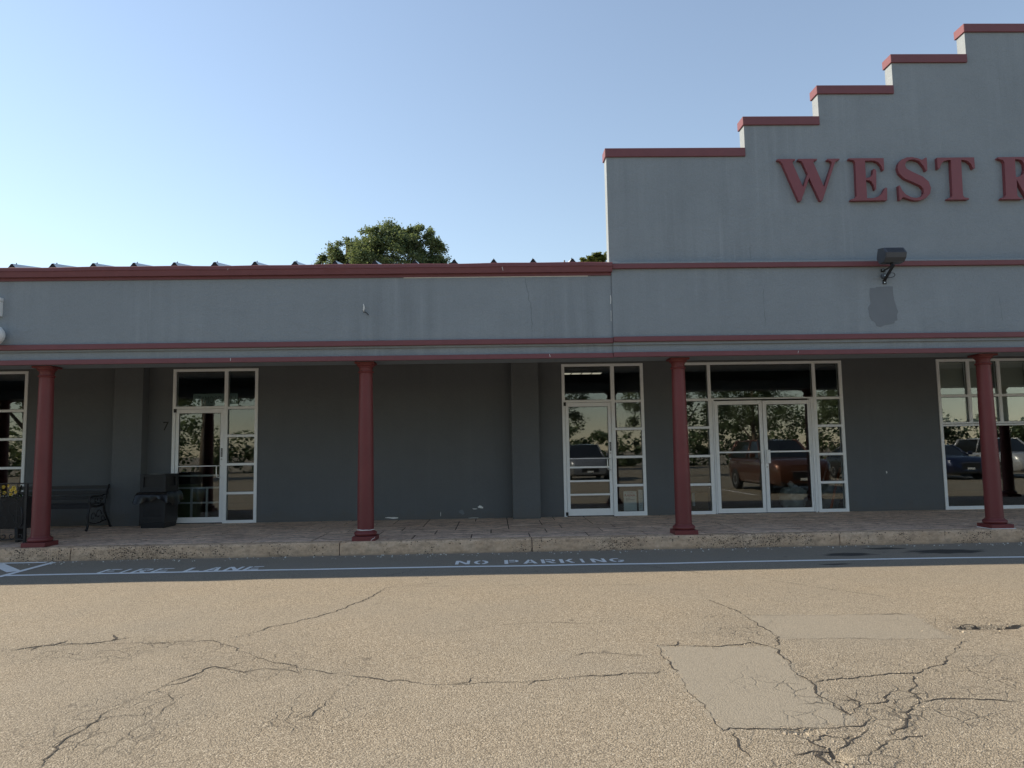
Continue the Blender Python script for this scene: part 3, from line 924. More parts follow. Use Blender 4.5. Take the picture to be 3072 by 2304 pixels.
# soffit over the walk, flat roof behind the parapet, metal roof of the wing
bx('soffit', M['soffit_bounce'], B, XL, XR, 11.362, DW - .002, 3.24, 3.32)
bx('flat_roof', M['foam'], B, XJ + .02, XR, YP + .21, 24.0, 4.02, 4.10)
SL = 0.17
bm_ = MB()
bm_.add([(XL, DF + .03, 4.235), (XJ - .01, DF + .03, 4.235), (XJ - .01, 24, 4.235 + SL * 13.17), (XL, 24, 4.235 + SL * 13.17),
         (XL, DF + .03, 4.215), (XJ - .01, DF + .03, 4.215), (XJ - .01, 24, 4.215 + SL * 13.17), (XL, 24, 4.215 + SL * 13.17)],
        [(0, 1, 2, 3), (7, 6, 5, 4), (4, 5, 1, 0), (5, 6, 2, 1), (6, 7, 3, 2), (7, 4, 0, 3)])
ROOF = bm_.build('metal_roof', M['roof'], B)
rib0 = None
for k in range(27):
    x = 1.228 - 0.5918 * k
    if x < XL + .2: break
    if rib0 is None:
        pr = [(-.085, 0.0), (-.040, .050), (-.016, .086), (.010, .090), (.034, .056), (.085, 0.0)]
        V = [(x + px, DF + .035, 4.236 + pz) for px, pz in pr] + [(x + px, 23.9, 4.236 + SL * 13.06 + pz) for px, pz in pr]
        F = [(i, i + 1, i + 7, i + 6) for i in range(5)]
        rib0 = MB().add(V, F).build('roof_rib', M['roof'], ROOF)
        cl0 = MB().prism([(x + px * .96, 4.234 + pz * .97) for px, pz in pr], DF + .045, DF + .09).build('rib_closure', M['foam'], ROOF)
        sc0 = MB().lathe([(.010, 4.344), (.010, 4.352), (.004, 4.358), (.003, 4.368)], x, DF + .14, 8).build('rib_screw', M['foam'], ROOF)
        base = x
    else:
        for src in (rib0, cl0, sc0):
            c = src.copy(); COL.objects.link(c); c.location.x += x - base

# back and side walls of the building
bx('back_wall', M['facade'], B, XL, XR, 23.7, 23.9, 0, 6.3)
bx('side_wall', M['facade'], B, XL - .2, XL, DF, 23.9, 0, 4.2)
bx('side_wall', M['facade'], B, XR, XR + .2, DF, 23.9, 0, 4.2)

# shop wall with openings, pilasters
OPEN = [(-10.45, -8.838), (-6.104, -4.494), (1.338, 2.928), (3.655, 6.840), (8.732, 11.22)]
ZT = 3.122
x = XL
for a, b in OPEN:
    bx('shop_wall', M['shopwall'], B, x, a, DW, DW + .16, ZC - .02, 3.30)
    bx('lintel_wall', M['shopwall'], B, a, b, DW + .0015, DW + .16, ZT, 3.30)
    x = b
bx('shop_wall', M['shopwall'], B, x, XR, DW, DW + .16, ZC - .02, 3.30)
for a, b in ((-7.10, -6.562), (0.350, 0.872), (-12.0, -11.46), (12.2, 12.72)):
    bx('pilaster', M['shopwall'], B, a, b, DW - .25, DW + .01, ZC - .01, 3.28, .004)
# chipped paint near the ground, patch left by a removed fitting, hairline cracks


def chip(name, mat, cx, cz, rx, rz, y, n=26, th=.004):
    pl = []; p1_, p2_, p3_ = (random.uniform(0, 6.28) for _ in range(3))
    for i in range(n):
        a = 2 * math.pi * i / n; r = .85 + .16 * math.sin(2 * a + p1_) + .13 * math.sin(3 * a + p2_) + .08 * math.sin(7 * a + p3_)
        pl.append((cx + rx * r * math.cos(a), cz + rz * r * math.sin(a)))
    return MB().prism(pl, y - th, y + .004).build(name, mat, B)


chip('paint_chip', M['caulk'], -1.935, .232, .135, .018, DW)
chip('paint_chip', M['caulk'], -.262, .405, .055, .030, DW)
chip('paint_chip', M['caulk'], -.37, .372, .06, .007, DW, th=.003)
chip('paint_chip', M['patch'], -.62, .315, .055, .050, DW)
chip('paint_chip', M['caulk'], -1.02, .285, .006, .045, DW)
chip('paint_chip', M['caulk'], -.40, .202, .10, .006, DW)
chip('paint_chip', M['caulk'], 7.62, .93, .012, .03, DW, th=.002)
pl = [(5.70, 3.815), (5.79, 3.812), (5.79, 3.832), (6.05, 3.838), (6.05, 3.72), (6.062, 3.62), (6.085, 3.52), (6.11, 3.45), (6.085, 3.40), (6.09, 3.32), (6.05, 3.31), (6.04, 3.275), (5.90, 3.25), (5.83, 3.225), (5.77, 3.232), (5.75, 3.29), (5.70, 3.32), (5.665, 3.40), (5.66, 3.52), (5.70, 3.58), (5.69, 3.68)]
MB().prism(pl[::-1], DR - .003, DR + .004).build('repaint_patch', M['patch'], B)


def wall_crack(pts, y, w, mat):
    V = []; F = []
    d = []
    for (x0, z0), (x1, z1) in zip(pts, pts[1:]):
        k = max(1, int(math.hypot(x1 - x0, z1 - z0) / .05))
        d += [(x0 + (x1 - x0) * i / k, z0 + (z1 - z0) * i / k) for i in range(k)]
    d.append(pts[-1])
    for i, (x, z) in enumerate(d):
        x += random.gauss(0, .004); h = w * random.uniform(.3, 1) / 2
        V += [(x - h, y, z), (x + h, y, z)]
        if i: F.append((2 * i - 2, 2 * i, 2 * i + 1, 2 * i - 1))
    return MB().add(V, F).build('wall_crack', mat, B)


wall_crack([(.51, 4.03), (.525, 3.88), (.56, 3.78), (.545, 3.70), (.59, 3.64), (.595, 3.13)], DF - .002, .007, M['hair'])
wall_crack([(XJ - .018, 3.75), (XJ - .022, 3.62)], DF - .003, .012, M['caulk'])
wall_crack([(XJ - .020, 3.52), (XJ - .02, 3.36)], DF - .003, .010, M['caulk'])
wall_crack([(4.08, 3.82), (4.085, 3.25)], DR - .002, .005, M['hair'])
wall_crack([(7.66, 3.75), (7.70, 3.30)], DR - .002, .004, M['hair'])
wall_crack([(3.93, 4.48), (3.935, 4.30)], YP - .002, .006, M['hair'])
wall_crack([(7.2, 6.62), (7.45, 6.60)], YP - .002, .006, M['hair'])
for x_ in (-3.82, .85, 4.55):
    wall_crack([(x_, 2.875), (x_ + .003, 2.835)], DF - .0195 - (.018 if x_ > XJ else 0), .008, M['caulk'])
wall_crack([(-3.85, 4.19), (-3.85, 4.165)], DF - .106, .008, M['caulk'])
wall_crack([(.17, 4.175), (.172, 4.12)], DF - .099, .008, M['caulk'])

# house number
V, F = curve_mesh('digit', text='7')
MB().add([(-6.29 + a * .24, DW - .006, 1.955 + b * .24) for a, b, c in V], F).build('house_number', M['black'], B)

# columns: shaft with plinth, base and capital
for i in range(-1, 5):
    cx = -6.6243 + 4.7237 * i; cy = 11.070
    if not (-13 < cx < 18): continue
    prof = []
    for k in range(13):
        t = k / 12; z = .336 + (2.655 - .336) * t
        r = .1205 - .0225 * max(0, (t - .12) / .88) ** 1.35
        prof.append((r, z))
    sh = MB().lathe([(.128, .330)] + prof, cx, cy, 40).build('column', M['colred'], B, smooth=True)
    smooth_by_angle(sh, 40)
    bx('plinth', M['colred'], sh, cx - .171, cx + .171, cy - .1735, cy + .1685, ZC - .003, .254, .005)
    tor = [(.150, .252)] + [(.132 + .034 * math.cos(a), .287 + .034 * math.sin(a)) for a in np.linspace(-1.35, 1.35, 9)] + [(.133, .322), (.130, .336), (.121, .338)]
    smooth_by_angle(MB().lathe(tor, cx, cy, 40).build('base_moulding', M['colred'], sh), 40)
    cap = [(.098, 2.655), (.112, 2.660), (.118, 2.672), (.112, 2.684), (.099, 2.688), (.099, 2.735), (.108, 2.738), (.108, 2.750), (.114, 2.754)] + [(.114 + .022 * math.sin(a), 2.780 - .021 * math.cos(a)) for a in np.linspace(0.1, 1.5, 6)] + [(.138, 2.791)]
    smooth_by_angle(MB().lathe(cap, cx, cy, 40).build('capital', M['colred'], sh), 40)
    bx('abacus', M['colred'], sh, cx - .145, cx + .145, cy - .145, cy + .145, 2.790, 2.8195, .004)
    if i == 1:
        ring = []
        for k in range(49):
            a = 2 * math.pi * k / 48; ring.append((cx + .124 * math.cos(a), cy + .124 * math.sin(a), .341 + .004 * math.sin(5 * a) * math.sin(2 * a)))
        MB().tube(ring, .0065, 6, False).build('caulk_bead', M['caulk'], sh)
        MB().tube([(cx + .105, cy - .175, .196), (cx + .13, cy - .1755, .222), (cx + .155, cy - .175, .232), (cx + .166, cy - .175, .25)], .0028, 5).build('paint_scrape', M['caulk'], sh)
    if i == 3:
        MB().box(cx - .185, cx + .186, cy - .190, cy + .15, ZC - .002, ZC + .007).build('caulk_bead', M['caulk'], sh)

# ------------------------------------------------------------------ storefronts
YF0, YF1 = DW - .018, DW + .095            # frame faces
YG = DW + .035                             # glass plane


def storefront(x0, x1, mull, rails, door=None, hinges=()):
    """x0..x1 outer frame; mull: list of (a, b, z0, z1); rails: (xa, xb, z0, z1); glass: rectangles"""
    f = MB()
    fw = .056
    f.box(x0, x0 + fw, YF0, YF1, ZC - .004, ZT); f.box(x1 - fw, x1, YF0, YF1, ZC - .004, ZT)
    f.box(x0 + fw, x1 - fw, YF0, YF1, ZT - .050, ZT)
    fr = f.build('storefront_frame', M['alum'], B)
    for a, b, z0, z1 in mull: bx('mullion', M['alum'], fr, a, b, YF0 + .002, YF1 - .002, z0, z1)
    for a, b, z0, z1 in rails: bx('rail', M['alum'], fr, a, b, YF0 + .004, YF1 - .004, z0, z1)
    return fr


def pane(fr, a, b, z0, z1, y=YG):
    g = bx('pane', M['glass'], fr, a + .001, b - .001, y, y + .006, z0 + .001, z1 - .001)
    # thin dark gasket round the glass
    w = .007; k = MB()
    k.box(a, b, y - .012, y - .004, z0, z0 + w); k.box(a, b, y - .012, y - .004, z1 - w, z1)
    k.box(a, a + w, y - .012, y - .004, z0 + w, z1 - w); k.box(b - w, b, y - .012, y - .004, z0 + w, z1 - w)
    k.build('gasket', M['alumdark'], fr)
    return g


def door_leaf(x0, x1, z0, z1, gx0, gx1, gz0, gz1, bars=(), label=None):
    y0, y1 = DW - .004, DW + .042
    f = MB()
    f.cbox(x0, gx0, y0, y1, z0, z1, .003); f.cbox(gx1, x1, y0, y1, z0, z1, .003)
    f.box(gx0, gx1, y0 + .001, y1, gz1, z1 - .001); f.box(gx0, gx1, y0 + .001, y1, z0 + .001, gz0)
    d = f.build('door', M['alum'], B)
    if label: d['label'] = label
    bx('pane', M['glass'], d, gx0 + .0015, gx1 - .0015, y0 + .018, y0 + .024, gz0 + .0015, gz1 - .0015)
    k = MB(); w = .007; y = y0 + .006
    k.box(gx0, gx1, y, y + .008, gz0, gz0 + w); k.box(gx0, gx1, y, y + .008, gz1 - w, gz1)
    k.box(gx0, gx0 + w, y, y + .008, gz0 + w, gz1 - w); k.box(gx1 - w, gx1, y, y + .008, gz0 + w, gz1 - w)
    k.build('gasket', M['alumdark'], d)
    for z, h in bars: bx('push_bar', M['alum'], d, gx0 - .004, gx1 + .004, y0 + .002, y0 + .0175, z - h / 2, z + h / 2)
    return d


def pull_handle(d, x, z0, z1):
    y = DW - .004
    MB().tube([(x + .035, y + .004, z1), (x + .035, y - .03, z1), (x + .02, y - .052, z1), (x - .005, y - .056, z1 - .005), (x - .018, y - .056, z1 - .03), (x - .018, y - .056, z0 + .03), (x - .005, y - .056, z0 + .005), (x + .02, y - .052, z0), (x + .035, y - .03, z0), (x + .035, y + .004, z0)], .010, 10).build('pull_handle', M['steel'], d, smooth=True)


def sticker(d, x, z0, z1):
    y = DW - .006
    MB().box(x - .016, x + .016, y, y + .004, z0, z1).build('sticker', M['black'], d)
    k = MB()
    zz = z0 + .012
    while zz < z1 - .02:
        k.box(x - .009, x + random.uniform(-.002, .010), y - .0008, y, zz, zz + .008); zz += .016
    k.build('sticker_print', M['paper'], d)
    MB().lathe([(.016, 0), (.016, .006), (.010, .010)], 0, 0, 16)
    c = MB()
    for i in range(16):
        pass
    V = [(x, y - .006, z0 - .045)] + [(x + .018 * math.cos(a), y + .002, z0 - .045 + .018 * math.sin(a)) for a in np.linspace(0, 6.283, 17)[:-1]]
    c.add(V, [(0, 1 + (i + 1) % 16, 1 + i) for i in range(16)])
    c.build('lock_cylinder', M['steel'], d)


# single doors with sidelights (left wing and stepped front)
for x0, x1, mx0, mx1, key in ((-6.104, -4.494, -5.130, -5.066, 'a'), (1.338, 2.928, 2.290, 2.362, 'b')):
    dz = 0.0 if key == 'a' else .018
    dx0, dx1 = x0 + .062, mx0 - .006
    rails = [(x0 + .056, mx0, 2.355 + dz, 2.402 + dz)]
    gl = [(2.402 + dz, ZT - .050)]
    for z in (2.368, 1.832, 1.292, .750): rails.append((mx1, x1 - .056, z - .023 + dz, z + .023 + dz))
    rails.append((mx1, x1 - .056, ZC - .003, .244 + dz * 1.5))
    fr = storefront(x0, x1, [(mx0, mx1, ZC - .004, ZT - .05)], rails)
    pane(fr, x0 + .056, mx0, 2.402 + dz, ZT - .05)
    zs = [.244 + dz * 1.5, .750 - .023 + dz, .750 + .023 + dz, 1.292 - .023 + dz, 1.292 + .023 + dz, 1.832 - .023 + dz, 1.832 + .023 + dz, 2.368 - .023 + dz, 2.368 + .023 + dz, ZT - .05]
    for a, b in zip(zs[::2], zs[1::2]): pane(fr, mx1, x1 - .056, a, b)
    bars = ((1.268, .016),) if key == 'a' else ((1.292, .014), (1.124, .034), (.862, .034), (.604, .034))
    d = door_leaf(dx0, dx1, ZC + .016, 2.350 + dz, dx0 + .062, dx1 - .062, .310 + dz * 1.5, 2.275 + dz, bars,
                  'aluminium door with one thin push bar' if key == 'a' else 'aluminium door crossed by four horizontal bars')
    pull_handle(d, dx1 - .085, 1.052 + dz, 1.272 + dz)
    sticker(d, dx1 - .030, 1.435, 1.60)
    bx('hinge', M['alumdark'], d, dx0 - .034, dx0 + .012, DW - .030, DW - .002, 2.29 + dz, 2.36 + dz)
    bx('hinge', M['alumdark'], d, dx0 - .034, dx0 + .012, DW - .030, DW - .002, ZC + .02, ZC + .085)
    bx('threshold', M['alumdark'], fr, x0 + .056, mx0, DW - .01, DW + .09, ZC - .003, ZC + .012)

# double doors with sidelights
x0, x1 = 3.655, 6.840
ml, mr = (4.187, 4.246), (6.255, 6.313)
rails = []
for a, b in ((x0 + .056, ml[0]), (mr[1], x1 - .056)):
    for z in (2.391, 1.850, 1.301, .757): rails.append((a, b, z - .023, z + .023))
    rails.append((a, b, ZC - .003, .251))
rails.append((ml[1], mr[0], 2.390, 2.415))
fr = storefront(x0, x1, [(ml[0], ml[1], ZC - .004, ZT - .05), (mr[0], mr[1], ZC - .004, ZT - .05)], rails)
pane(fr, ml[1], mr[0], 2.415, ZT - .05)
zs = [.251, .734, .780, 1.278, 1.324, 1.827, 1.873, 2.368, 2.414, ZT - .05]
for a, b in ((x0 + .056, ml[0]), (mr[1], x1 - .056)):
    for p_, q_ in zip(zs[::2], zs[1::2]): pane(fr, a, b, p_, q_)
for a, b, c_ in ((ml[1], ml[1] + .052, 1), (mr[0] - .090, mr[0], -1)):
    n_ = 3
    for i in range(n_):
        w_ = (b - a) / n_
        bx('door_jamb', M['alum'], fr, a + w_ * i + .002, a + w_ * (i + 1) - .002, DW - .006 - .012 * (i % 2), DW + .07, ZC - .002, 2.388)
bx('threshold', M['alumdark'], fr, ml[1], mr[0], DW - .008, DW + .09, ZC - .003, ZC + .010)
dL = door_leaf(4.302, 5.238, ZC + .012, 2.362, 4.368, 5.172, .290, 2.287, ((1.365, .03),), 'double-door leaf without a lock cylinder')
dR = door_leaf(5.250, 6.163, ZC + .012, 2.358, 5.320, 6.128, .286, 2.283, ((1.365, .03),), 'double-door leaf with a lock cylinder under its pull')
bx('pull_handle', M['alum'], dL, 5.165, 5.222, DW - .045, DW - .002, 1.150, 1.398, .004)
bx('pull_handle', M['alum'], dR, 5.275, 5.345, DW - .052, DW - .002, 1.145, 1.400, .004)
V = [(5.292, DW - .014, 1.075)] + [(5.292 + .018 * math.cos(a), DW - .003, 1.075 + .018 * math.sin(a)) for a in np.linspace(0, 6.283, 17)[:-1]]
MB().add(V, [(0, 1 + (i + 1) % 16, 1 + i) for i in range(16)]).build('lock_cylinder', M['steel'], dR)

# display window on the right, with its small upper lites
x0, x1 = 8.732, 11.22
ms = [(9.334, 9.392), (9.945, 10.002), (10.556, 10.612)]
rails = [(x0 + .05, x1 - .056, 1.803, 1.838), (x0 + .05, x1 - .056, 1.848, 1.882), (x0 + .05, x1 - .056, ZC - .003, .255)]
edges = [x0 + .056] + [v for m_ in ms for v in m_] + [x1 - .056]
for a, b in zip(edges[::2], edges[1::2]): rails.append((a, b, 2.372, 2.420))
fr = storefront(x0, x1, [(a, b, 1.882, ZT - .05) for a, b in ms], rails)
for a, b in zip(edges[::2], edges[1::2]):
    pane(fr, a, b, 2.420, ZT - .05); pane(fr, a, b, 1.882, 2.372)
pane(fr, x0 + .056, x1 - .056, .255, 1.803)
WINR = edges
# shop window at the far left
x0, x1 = -10.45, -8.838
rails = [(x0 + .056, x1 - .056, z - .023, z + .023) for z in (2.370, 1.831, 1.289, .750)] + [(x0 + .056, x1 - .056, ZC - .003, .245)]
fr = storefront(x0, x1, [(-9.68, -9.62, ZC - .004, ZT - .05)], [(a, b, z0, z1) for (_, _, z0, z1) in rails for a, b in ((x0 + .056, -9.68), (-9.62, x1 - .056))])
zs = [.245, .727, .773, 1.266, 1.312, 1.808, 1.854, 2.347, 2.393, ZT - .05]
for a, b in ((x0 + .056, -9.68), (-9.62, x1 - .056)):
    for p_, q_ in zip(zs[::2], zs[1::2]): pane(fr, a, b, p_, q_)

# rooms behind the glass
for i, (a, b) in enumerate(((XL, -7.4), (-7.3, .55), (.65, 3.30), (3.40, 7.80), (7.90, XR))):
    bx('room_floor', M['carpet'], B, a, b, DW + .12, 20.0, ZC - .06, ZC - .005)
    bx('room_ceiling', M['interior'], B, a, b, DW + .165, 20.0, 3.30, 3.36)
    bx('room_wall', M['interior'], B, a, b, 19.9, 20.0, ZC - .005, 3.30)
    bx('room_wall', M['interior'], B, a, a + .04, DW + .17, 19.9, ZC - .005, 3.30)
    bx('room_wall', M['interior'], B, b - .04, b, DW + .17, 19.9, ZC - .005, 3.30)
# ------------------------------------------------------------------ sign letters
sg = empty('sign_lettering', (6.4, 10.80, 5.17), 'large maroon serif letters reading WEST R on the stepped parapet', 'sign')
for ch in 'WESTR':
    V, F = curve_mesh('letter', loops=SIGN[ch], extrude=0.034)
    o = MB().add([(a, 10.818 + c, b) for a, b, c in V], F).build('letter', M['letter'], sg)
    me = o.data; bm = bmesh.new(); bm.from_mesh(me); bmesh.ops.remove_doubles(bm, verts=bm.verts, dist=1e-5); bmesh.ops.recalc_face_normals(bm, faces=bm.faces); bm.to_mesh(me); bm.free()

# ------------------------------------------------------------------ floodlight over the canopy
fl = empty('floodlight', (5.93, DR, 3.86), 'dark grey louvred floodlight on an angled bracket above the canopy band', 'floodlight')
pr = [(10.52, 4.345), (10.37, 4.322), (10.298, 4.235), (10.318, 4.165), (10.375, 4.112), (10.50, 4.105), (10.57, 4.20)]
hs = MB().prismx(pr[::-1], 5.728, 6.012).build('housing', M['charcoal'], fl)
for xx in (5.716, 6.012):
    MB().prismx([(10.435 + (y - 10.435) * .97, 4.225 + (z - 4.225) * .97) for y, z in pr][::-1], xx, xx + .012).build('end_cap', M['charcoal'], hs)
p0, p1 = Vector((0, 10.366, 4.316)), Vector((0, 10.303, 4.240))
nrm = Vector((0, p0.z - p1.z, -(p0.y - p1.y))).normalized() * -1
nrm = Vector((0, -(p0.z - p1.z), (p0.y - p1.y))).normalized()
for i in range(16):
    xa = 5.752 + i * .0158
    a = p0 + nrm * .0015; b = p1 + nrm * .0015
    MB().add([(xa, a.y, a.z), (xa + .0085, a.y, a.z), (xa + .0085, b.y, b.z), (xa, b.y, b.z)], [(0, 1, 2, 3)]).build('louvre_slot', M['foam'], hs)
MB().tube([(5.862, 10.43, 4.105), (5.855, 10.41, 4.055)], .022, 12).build('swivel', M['black'], fl)


def bar(p, q, w, t):
    p, q = Vector(p), Vector(q); d = (q - p).normalized(); a = Vector((1, 0, 0)); a = (a - d * a.dot(d)).normalized(); b = d.cross(a)
    m = MB(); V = []
    for c in (p, q):
        for s1, s2 in ((-1, -1), (1, -1), (1, 1), (-1, 1)): V.append(c + a * w / 2 * s1 + b * t / 2 * s2)
    m.add(V, [(3, 2, 1, 0), (4, 5, 6, 7), (0, 1, 5, 4), (1, 2, 6, 5), (2, 3, 7, 6), (3, 0, 4, 7)])
    return m


bar((5.862, 10.385, 4.068), (5.925, DR - .008, 3.925), .046, .012).build('bracket_arm', M['black'], fl)
bar((5.850, 10.40, 4.058), (5.917, DR - .008, 4.075), .030, .010).build('bracket_arm', M['black'], fl)
bx('mounting_plate', M['black'], fl, 5.90, 5.955, DR - .010, DR + .002, 3.872, 3.935)
bx('mounting_plate', M['black'], fl, 5.885, 5.95, DR - .010, DR + .002, 4.055, 4.105)
V = []
k = MB()
for i, yy in enumerate((DR - .035, DR + .001)):
    V += [(5.915 + .042 * math.cos(a), yy, 3.995 + .042 * math.sin(a)) for a in np.linspace(0, 6.283, 21)[:-1]]
k.add(V, [tuple(range(20)), tuple(range(39, 19, -1))] + [(i, 20 + i, 20 + (i + 1) % 20, (i + 1) % 20) for i in range(20)])
k.build('junction_box', M['charcoal'], fl)
for xx, zz, yy in ((5.928, 3.895, DR - .011), (5.912, 4.085, DR - .011), (5.925, 3.998, DR - .036)):
    MB().add([(xx + .009 * math.cos(a), yy - .001, zz + .009 * math.sin(a)) for a in np.linspace(0, 6.283, 11)[:-1]], [tuple(range(10))[::-1]]).build('bolt', M['steel'], fl)
MB().tube([(5.93, DR - .03, 3.985)] + [(5.985 + .055 * math.cos(a), DR - .10 - .05 * math.sin(a * .5), 3.985 + .028 * math.sin(a)) for a in np.linspace(3.0, -3.1, 16)] + [(5.90, 10.5, 4.05)], .005, 6).build('cable', M['black'], fl)

# cut-off wires left in the canopy wall
cw = empty('cable_stub', (-1.885, DF, 3.50), 'stub of white and black wires poking out of the grey canopy wall', 'cable')
MB().tube([(-1.885, DF + .01, 3.545), (-1.888, DF - .03, 3.56), (-1.883, DF - .03, 3.62), (-1.889, DF - .025, 3.655)], .0055, 6).build('white_wire', M['caulk'], cw)
MB().tube([(-1.888, DF - .005, 3.555), (-1.872, DF - .035, 3.575), (-1.877, DF - .03, 3.63)], .004, 6).build('white_wire', M['caulk'], cw)
MB().tube([(-1.895, DF + .01, 3.54), (-1.865, DF - .03, 3.535), (-1.835, DF - .03, 3.515), (-1.812, DF - .025, 3.488)], .0065, 6).build('black_wire', M['black'], cw)

# white dome fitting at the left
dm = empty('dome_fitting', (-7.14, DF, 3.1), 'white ball-shaped fitting mounted on the canopy wall', 'wall fitting')
prof = [(.02, 3.100)] + [(.136 * math.cos(a), 3.236 + .136 * math.sin(a)) for a in np.linspace(-1.4, 1.4, 15)] + [(.02, 3.372)]
smooth_by_angle(MB().lathe(prof, -7.140, DF - .15, 28).build('globe', M['white'], dm), 60)
MB().tube([(-7.14 + .141 * math.cos(a) * .72, DF - .15 + .1 * math.cos(a) * .72, 3.236 + .141 * math.sin(a)) for a in np.linspace(-1.5, 1.5, 18)], .007, 6).build('rim', M['white'], dm)
MB().tube([(-7.14, DF - .15, 3.28), (-7.14, DF + .01, 3.30)], .035, 12).build('arm', M['white'], dm)
bxs = empty('wall_box', (-7.22, DF, 3.53), 'white sheet-metal box on the canopy wall above the ball fitting', 'box')
bx('cover', M['white'], bxs, -7.33, -7.132, DF - .07, DF + .002, 3.53, 3.745, .004)
bx('lid', M['white'], bxs, -7.335, -7.128, DF - .078, DF + .002, 3.750, 3.80, .004)

# ------------------------------------------------------------------ bench
bn = empty('park_bench', (-7.85, 13.5, ZC), 'black slatted park bench with cast-iron ends against the dark wall', 'bench')
XA, XB = -8.68, -7.03
for y, z, t in ((13.20, .640, 0), (13.29, .652, 0), (13.38, .655, 0), (13.47, .650, 0), (13.56, .643, 0)):
    bx('seat_slat', M['slat'], bn, XA, XB, y - .036, y + .036, z - .014, z + .014, .004)
bx('seat_slat', M['slat'], bn, XA, XB, 13.150, 13.172, .578, .640, .004)
for z0, z1, y in ((.895, .955, 13.79), (.800, .862, 13.745), (.712, .768, 13.70)):
    bx('back_slat', M['slat'], bn, XA, XB, y - .012, y + .012, z0, z1, .004)
for xx in (XA + .05, XB - .02):
    fr_ = MB().tube([(xx, 13.075, ZC + .018), (xx, 13.10, ZC + .035), (xx, 13.135, ZC + .14), (xx, 13.105, ZC + .24), (xx, 13.13, ZC + .34), (xx, 13.18, .615), (xx, 13.14, .70), (xx, 13.16, .765), (xx, 13.26, .785), (xx, 13.48, .775), (xx, 13.66, .80)], [.022, .020, .017, .022, .018, .022, .018, .022, .018, .016, .014], 8).build('end_frame', M['black'], bn, smooth=True)
    MB().tube([(xx, 13.90, ZC + .018), (xx, 13.86, ZC + .03), (xx, 13.78, ZC + .15), (xx, 13.66, ZC + .30), (xx, 13.63, .62), (xx, 13.70, .78), (xx, 13.80, .97)], [.02, .02, .017, .02, .022, .017, .015], 8).build('back_leg', M['black'], fr_, smooth=True)
    MB().tube([(xx, 13.16, .615), (xx, 13.4, .600), (xx, 13.63, .62)], .018, 8).build('seat_rail', M['black'], fr_, smooth=True)
    MB().tube([(xx, 13.13, ZC + .16), (xx, 13.3, ZC + .11), (xx, 13.5, ZC + .12), (xx, 13.76, ZC + .16)], .011, 6).build('stretcher', M['black'], fr_, smooth=True)
    for cy, cz, r in ((13.28, .42, .09), (13.46, .45, .10), (13.60, .36, .07), (13.36, .70, .055), (13.52, .70, .05)):
        MB().tube([(xx, cy + r * (1 - t / 7.5) * math.cos(t), cz + r * (1 - t / 7.5) * math.sin(t)) for t in np.linspace(0, 6.0, 20)], .0085, 5).build('scroll', M['black'], fr_, smooth=True)

# ------------------------------------------------------------------ litter bin
tb = empty('litter_bin', (-6.08, 13.67, ZC), 'black square litter bin with a hooded lid and bin liner folded over its rim', 'bin')
c0 = (-6.080, 13.675)


def frust(m, z0, w0, d0, z1, w1, d1):
    cx, cy = c0
    m.add([(cx - w0, cy - d0, z0), (cx + w0, cy - d0, z0), (cx + w0, cy + d0, z0), (cx - w0, cy + d0, z0), (cx - w1, cy - d1, z1), (cx + w1, cy - d1, z1), (cx + w1, cy + d1, z1), (cx - w1, cy + d1, z1)],
          [(3, 2, 1, 0), (4, 5, 6, 7), (0, 1, 5, 4), (1, 2, 6, 5), (2, 3, 7, 6), (3, 0, 4, 7)])
    return m


frust(MB(), ZC, .205, .245, .285, .216, .262).build('foot', M['blackplastic'], tb, bevel=.008)
frust(MB(), .285, .222, .270, .80, .236, .284).build('body', M['blackplastic'], tb, bevel=.012)
for i in range(15):
    xx = c0[0] - .15 + .30 * i / 14
    bx('flute', M['blackplastic'], tb, xx - .006, xx + .006, c0[1] - .282, c0[1] - .262, .40, .66)
bx('ridge', M['blackplastic'], tb, c0[0] - .175, c0[0] + .175, c0[1] - .281, c0[1] - .262, .345, .362, .003)
# hooded lid: a box shell with a flap opening on each of two faces
lid = MB()
w, d, z0, z1 = .222, .272, .80, 1.128
lid.box(c0[0] - w, c0[0] + w, c0[1] - d, c0[1] - d + .02, z0, .918); lid.box(c0[0] - w, c0[0] + w, c0[1] - d, c0[1] - d + .02, 1.098, z1)
lid.box(c0[0] - w, c0[0] - .165, c0[1] - d, c0[1] - d + .02, .918, 1.098); lid.box(c0[0] + .165, c0[0] + w, c0[1] - d, c0[1] - d + .02, .918, 1.098)
lid.box(c0[0] - w, c0[0] + w, c0[1] + d - .02, c0[1] + d, z0, z1)
for sx in (-1, 1):
    xa, xb = (c0[0] - w, c0[0] - w + .02) if sx < 0 else (c0[0] + w - .02, c0[0] + w)
    lid.box(xa, xb, c0[1] - d + .02, c0[1] + d - .02, z0, .93); lid.box(xa, xb, c0[1] - d + .02, c0[1] + d - .02, 1.09, z1)
    lid.box(xa, xb, c0[1] - d + .02, c0[1] - .16, .93, 1.09); lid.box(xa, xb, c0[1] + .16, c0[1] + d - .02, .93, 1.09)
lid.box(c0[0] - w - .006, c0[0] + w + .006, c0[1] - d - .006, c0[1] + d + .006, z1, z1 + .018)
LID = lid.build('lid', M['blackplastic'], tb)
bx('flap', M['black'], LID, c0[0] - .165, c0[0] + .165, c0[1] - d + .03, c0[1] - d + .038, .918, 1.098)
bx('flap', M['black'], LID, c0[0] + w - .04, c0[0] + w - .032, c0[1] - .16, c0[1] + .16, .93, 1.09)
MB().box(c0[0] - .12, c0[0] + .10, c0[1] - .16, c0[1] + .05, z1 + .0185, z1 + .020).build('ash_plate', M['steel'], LID)
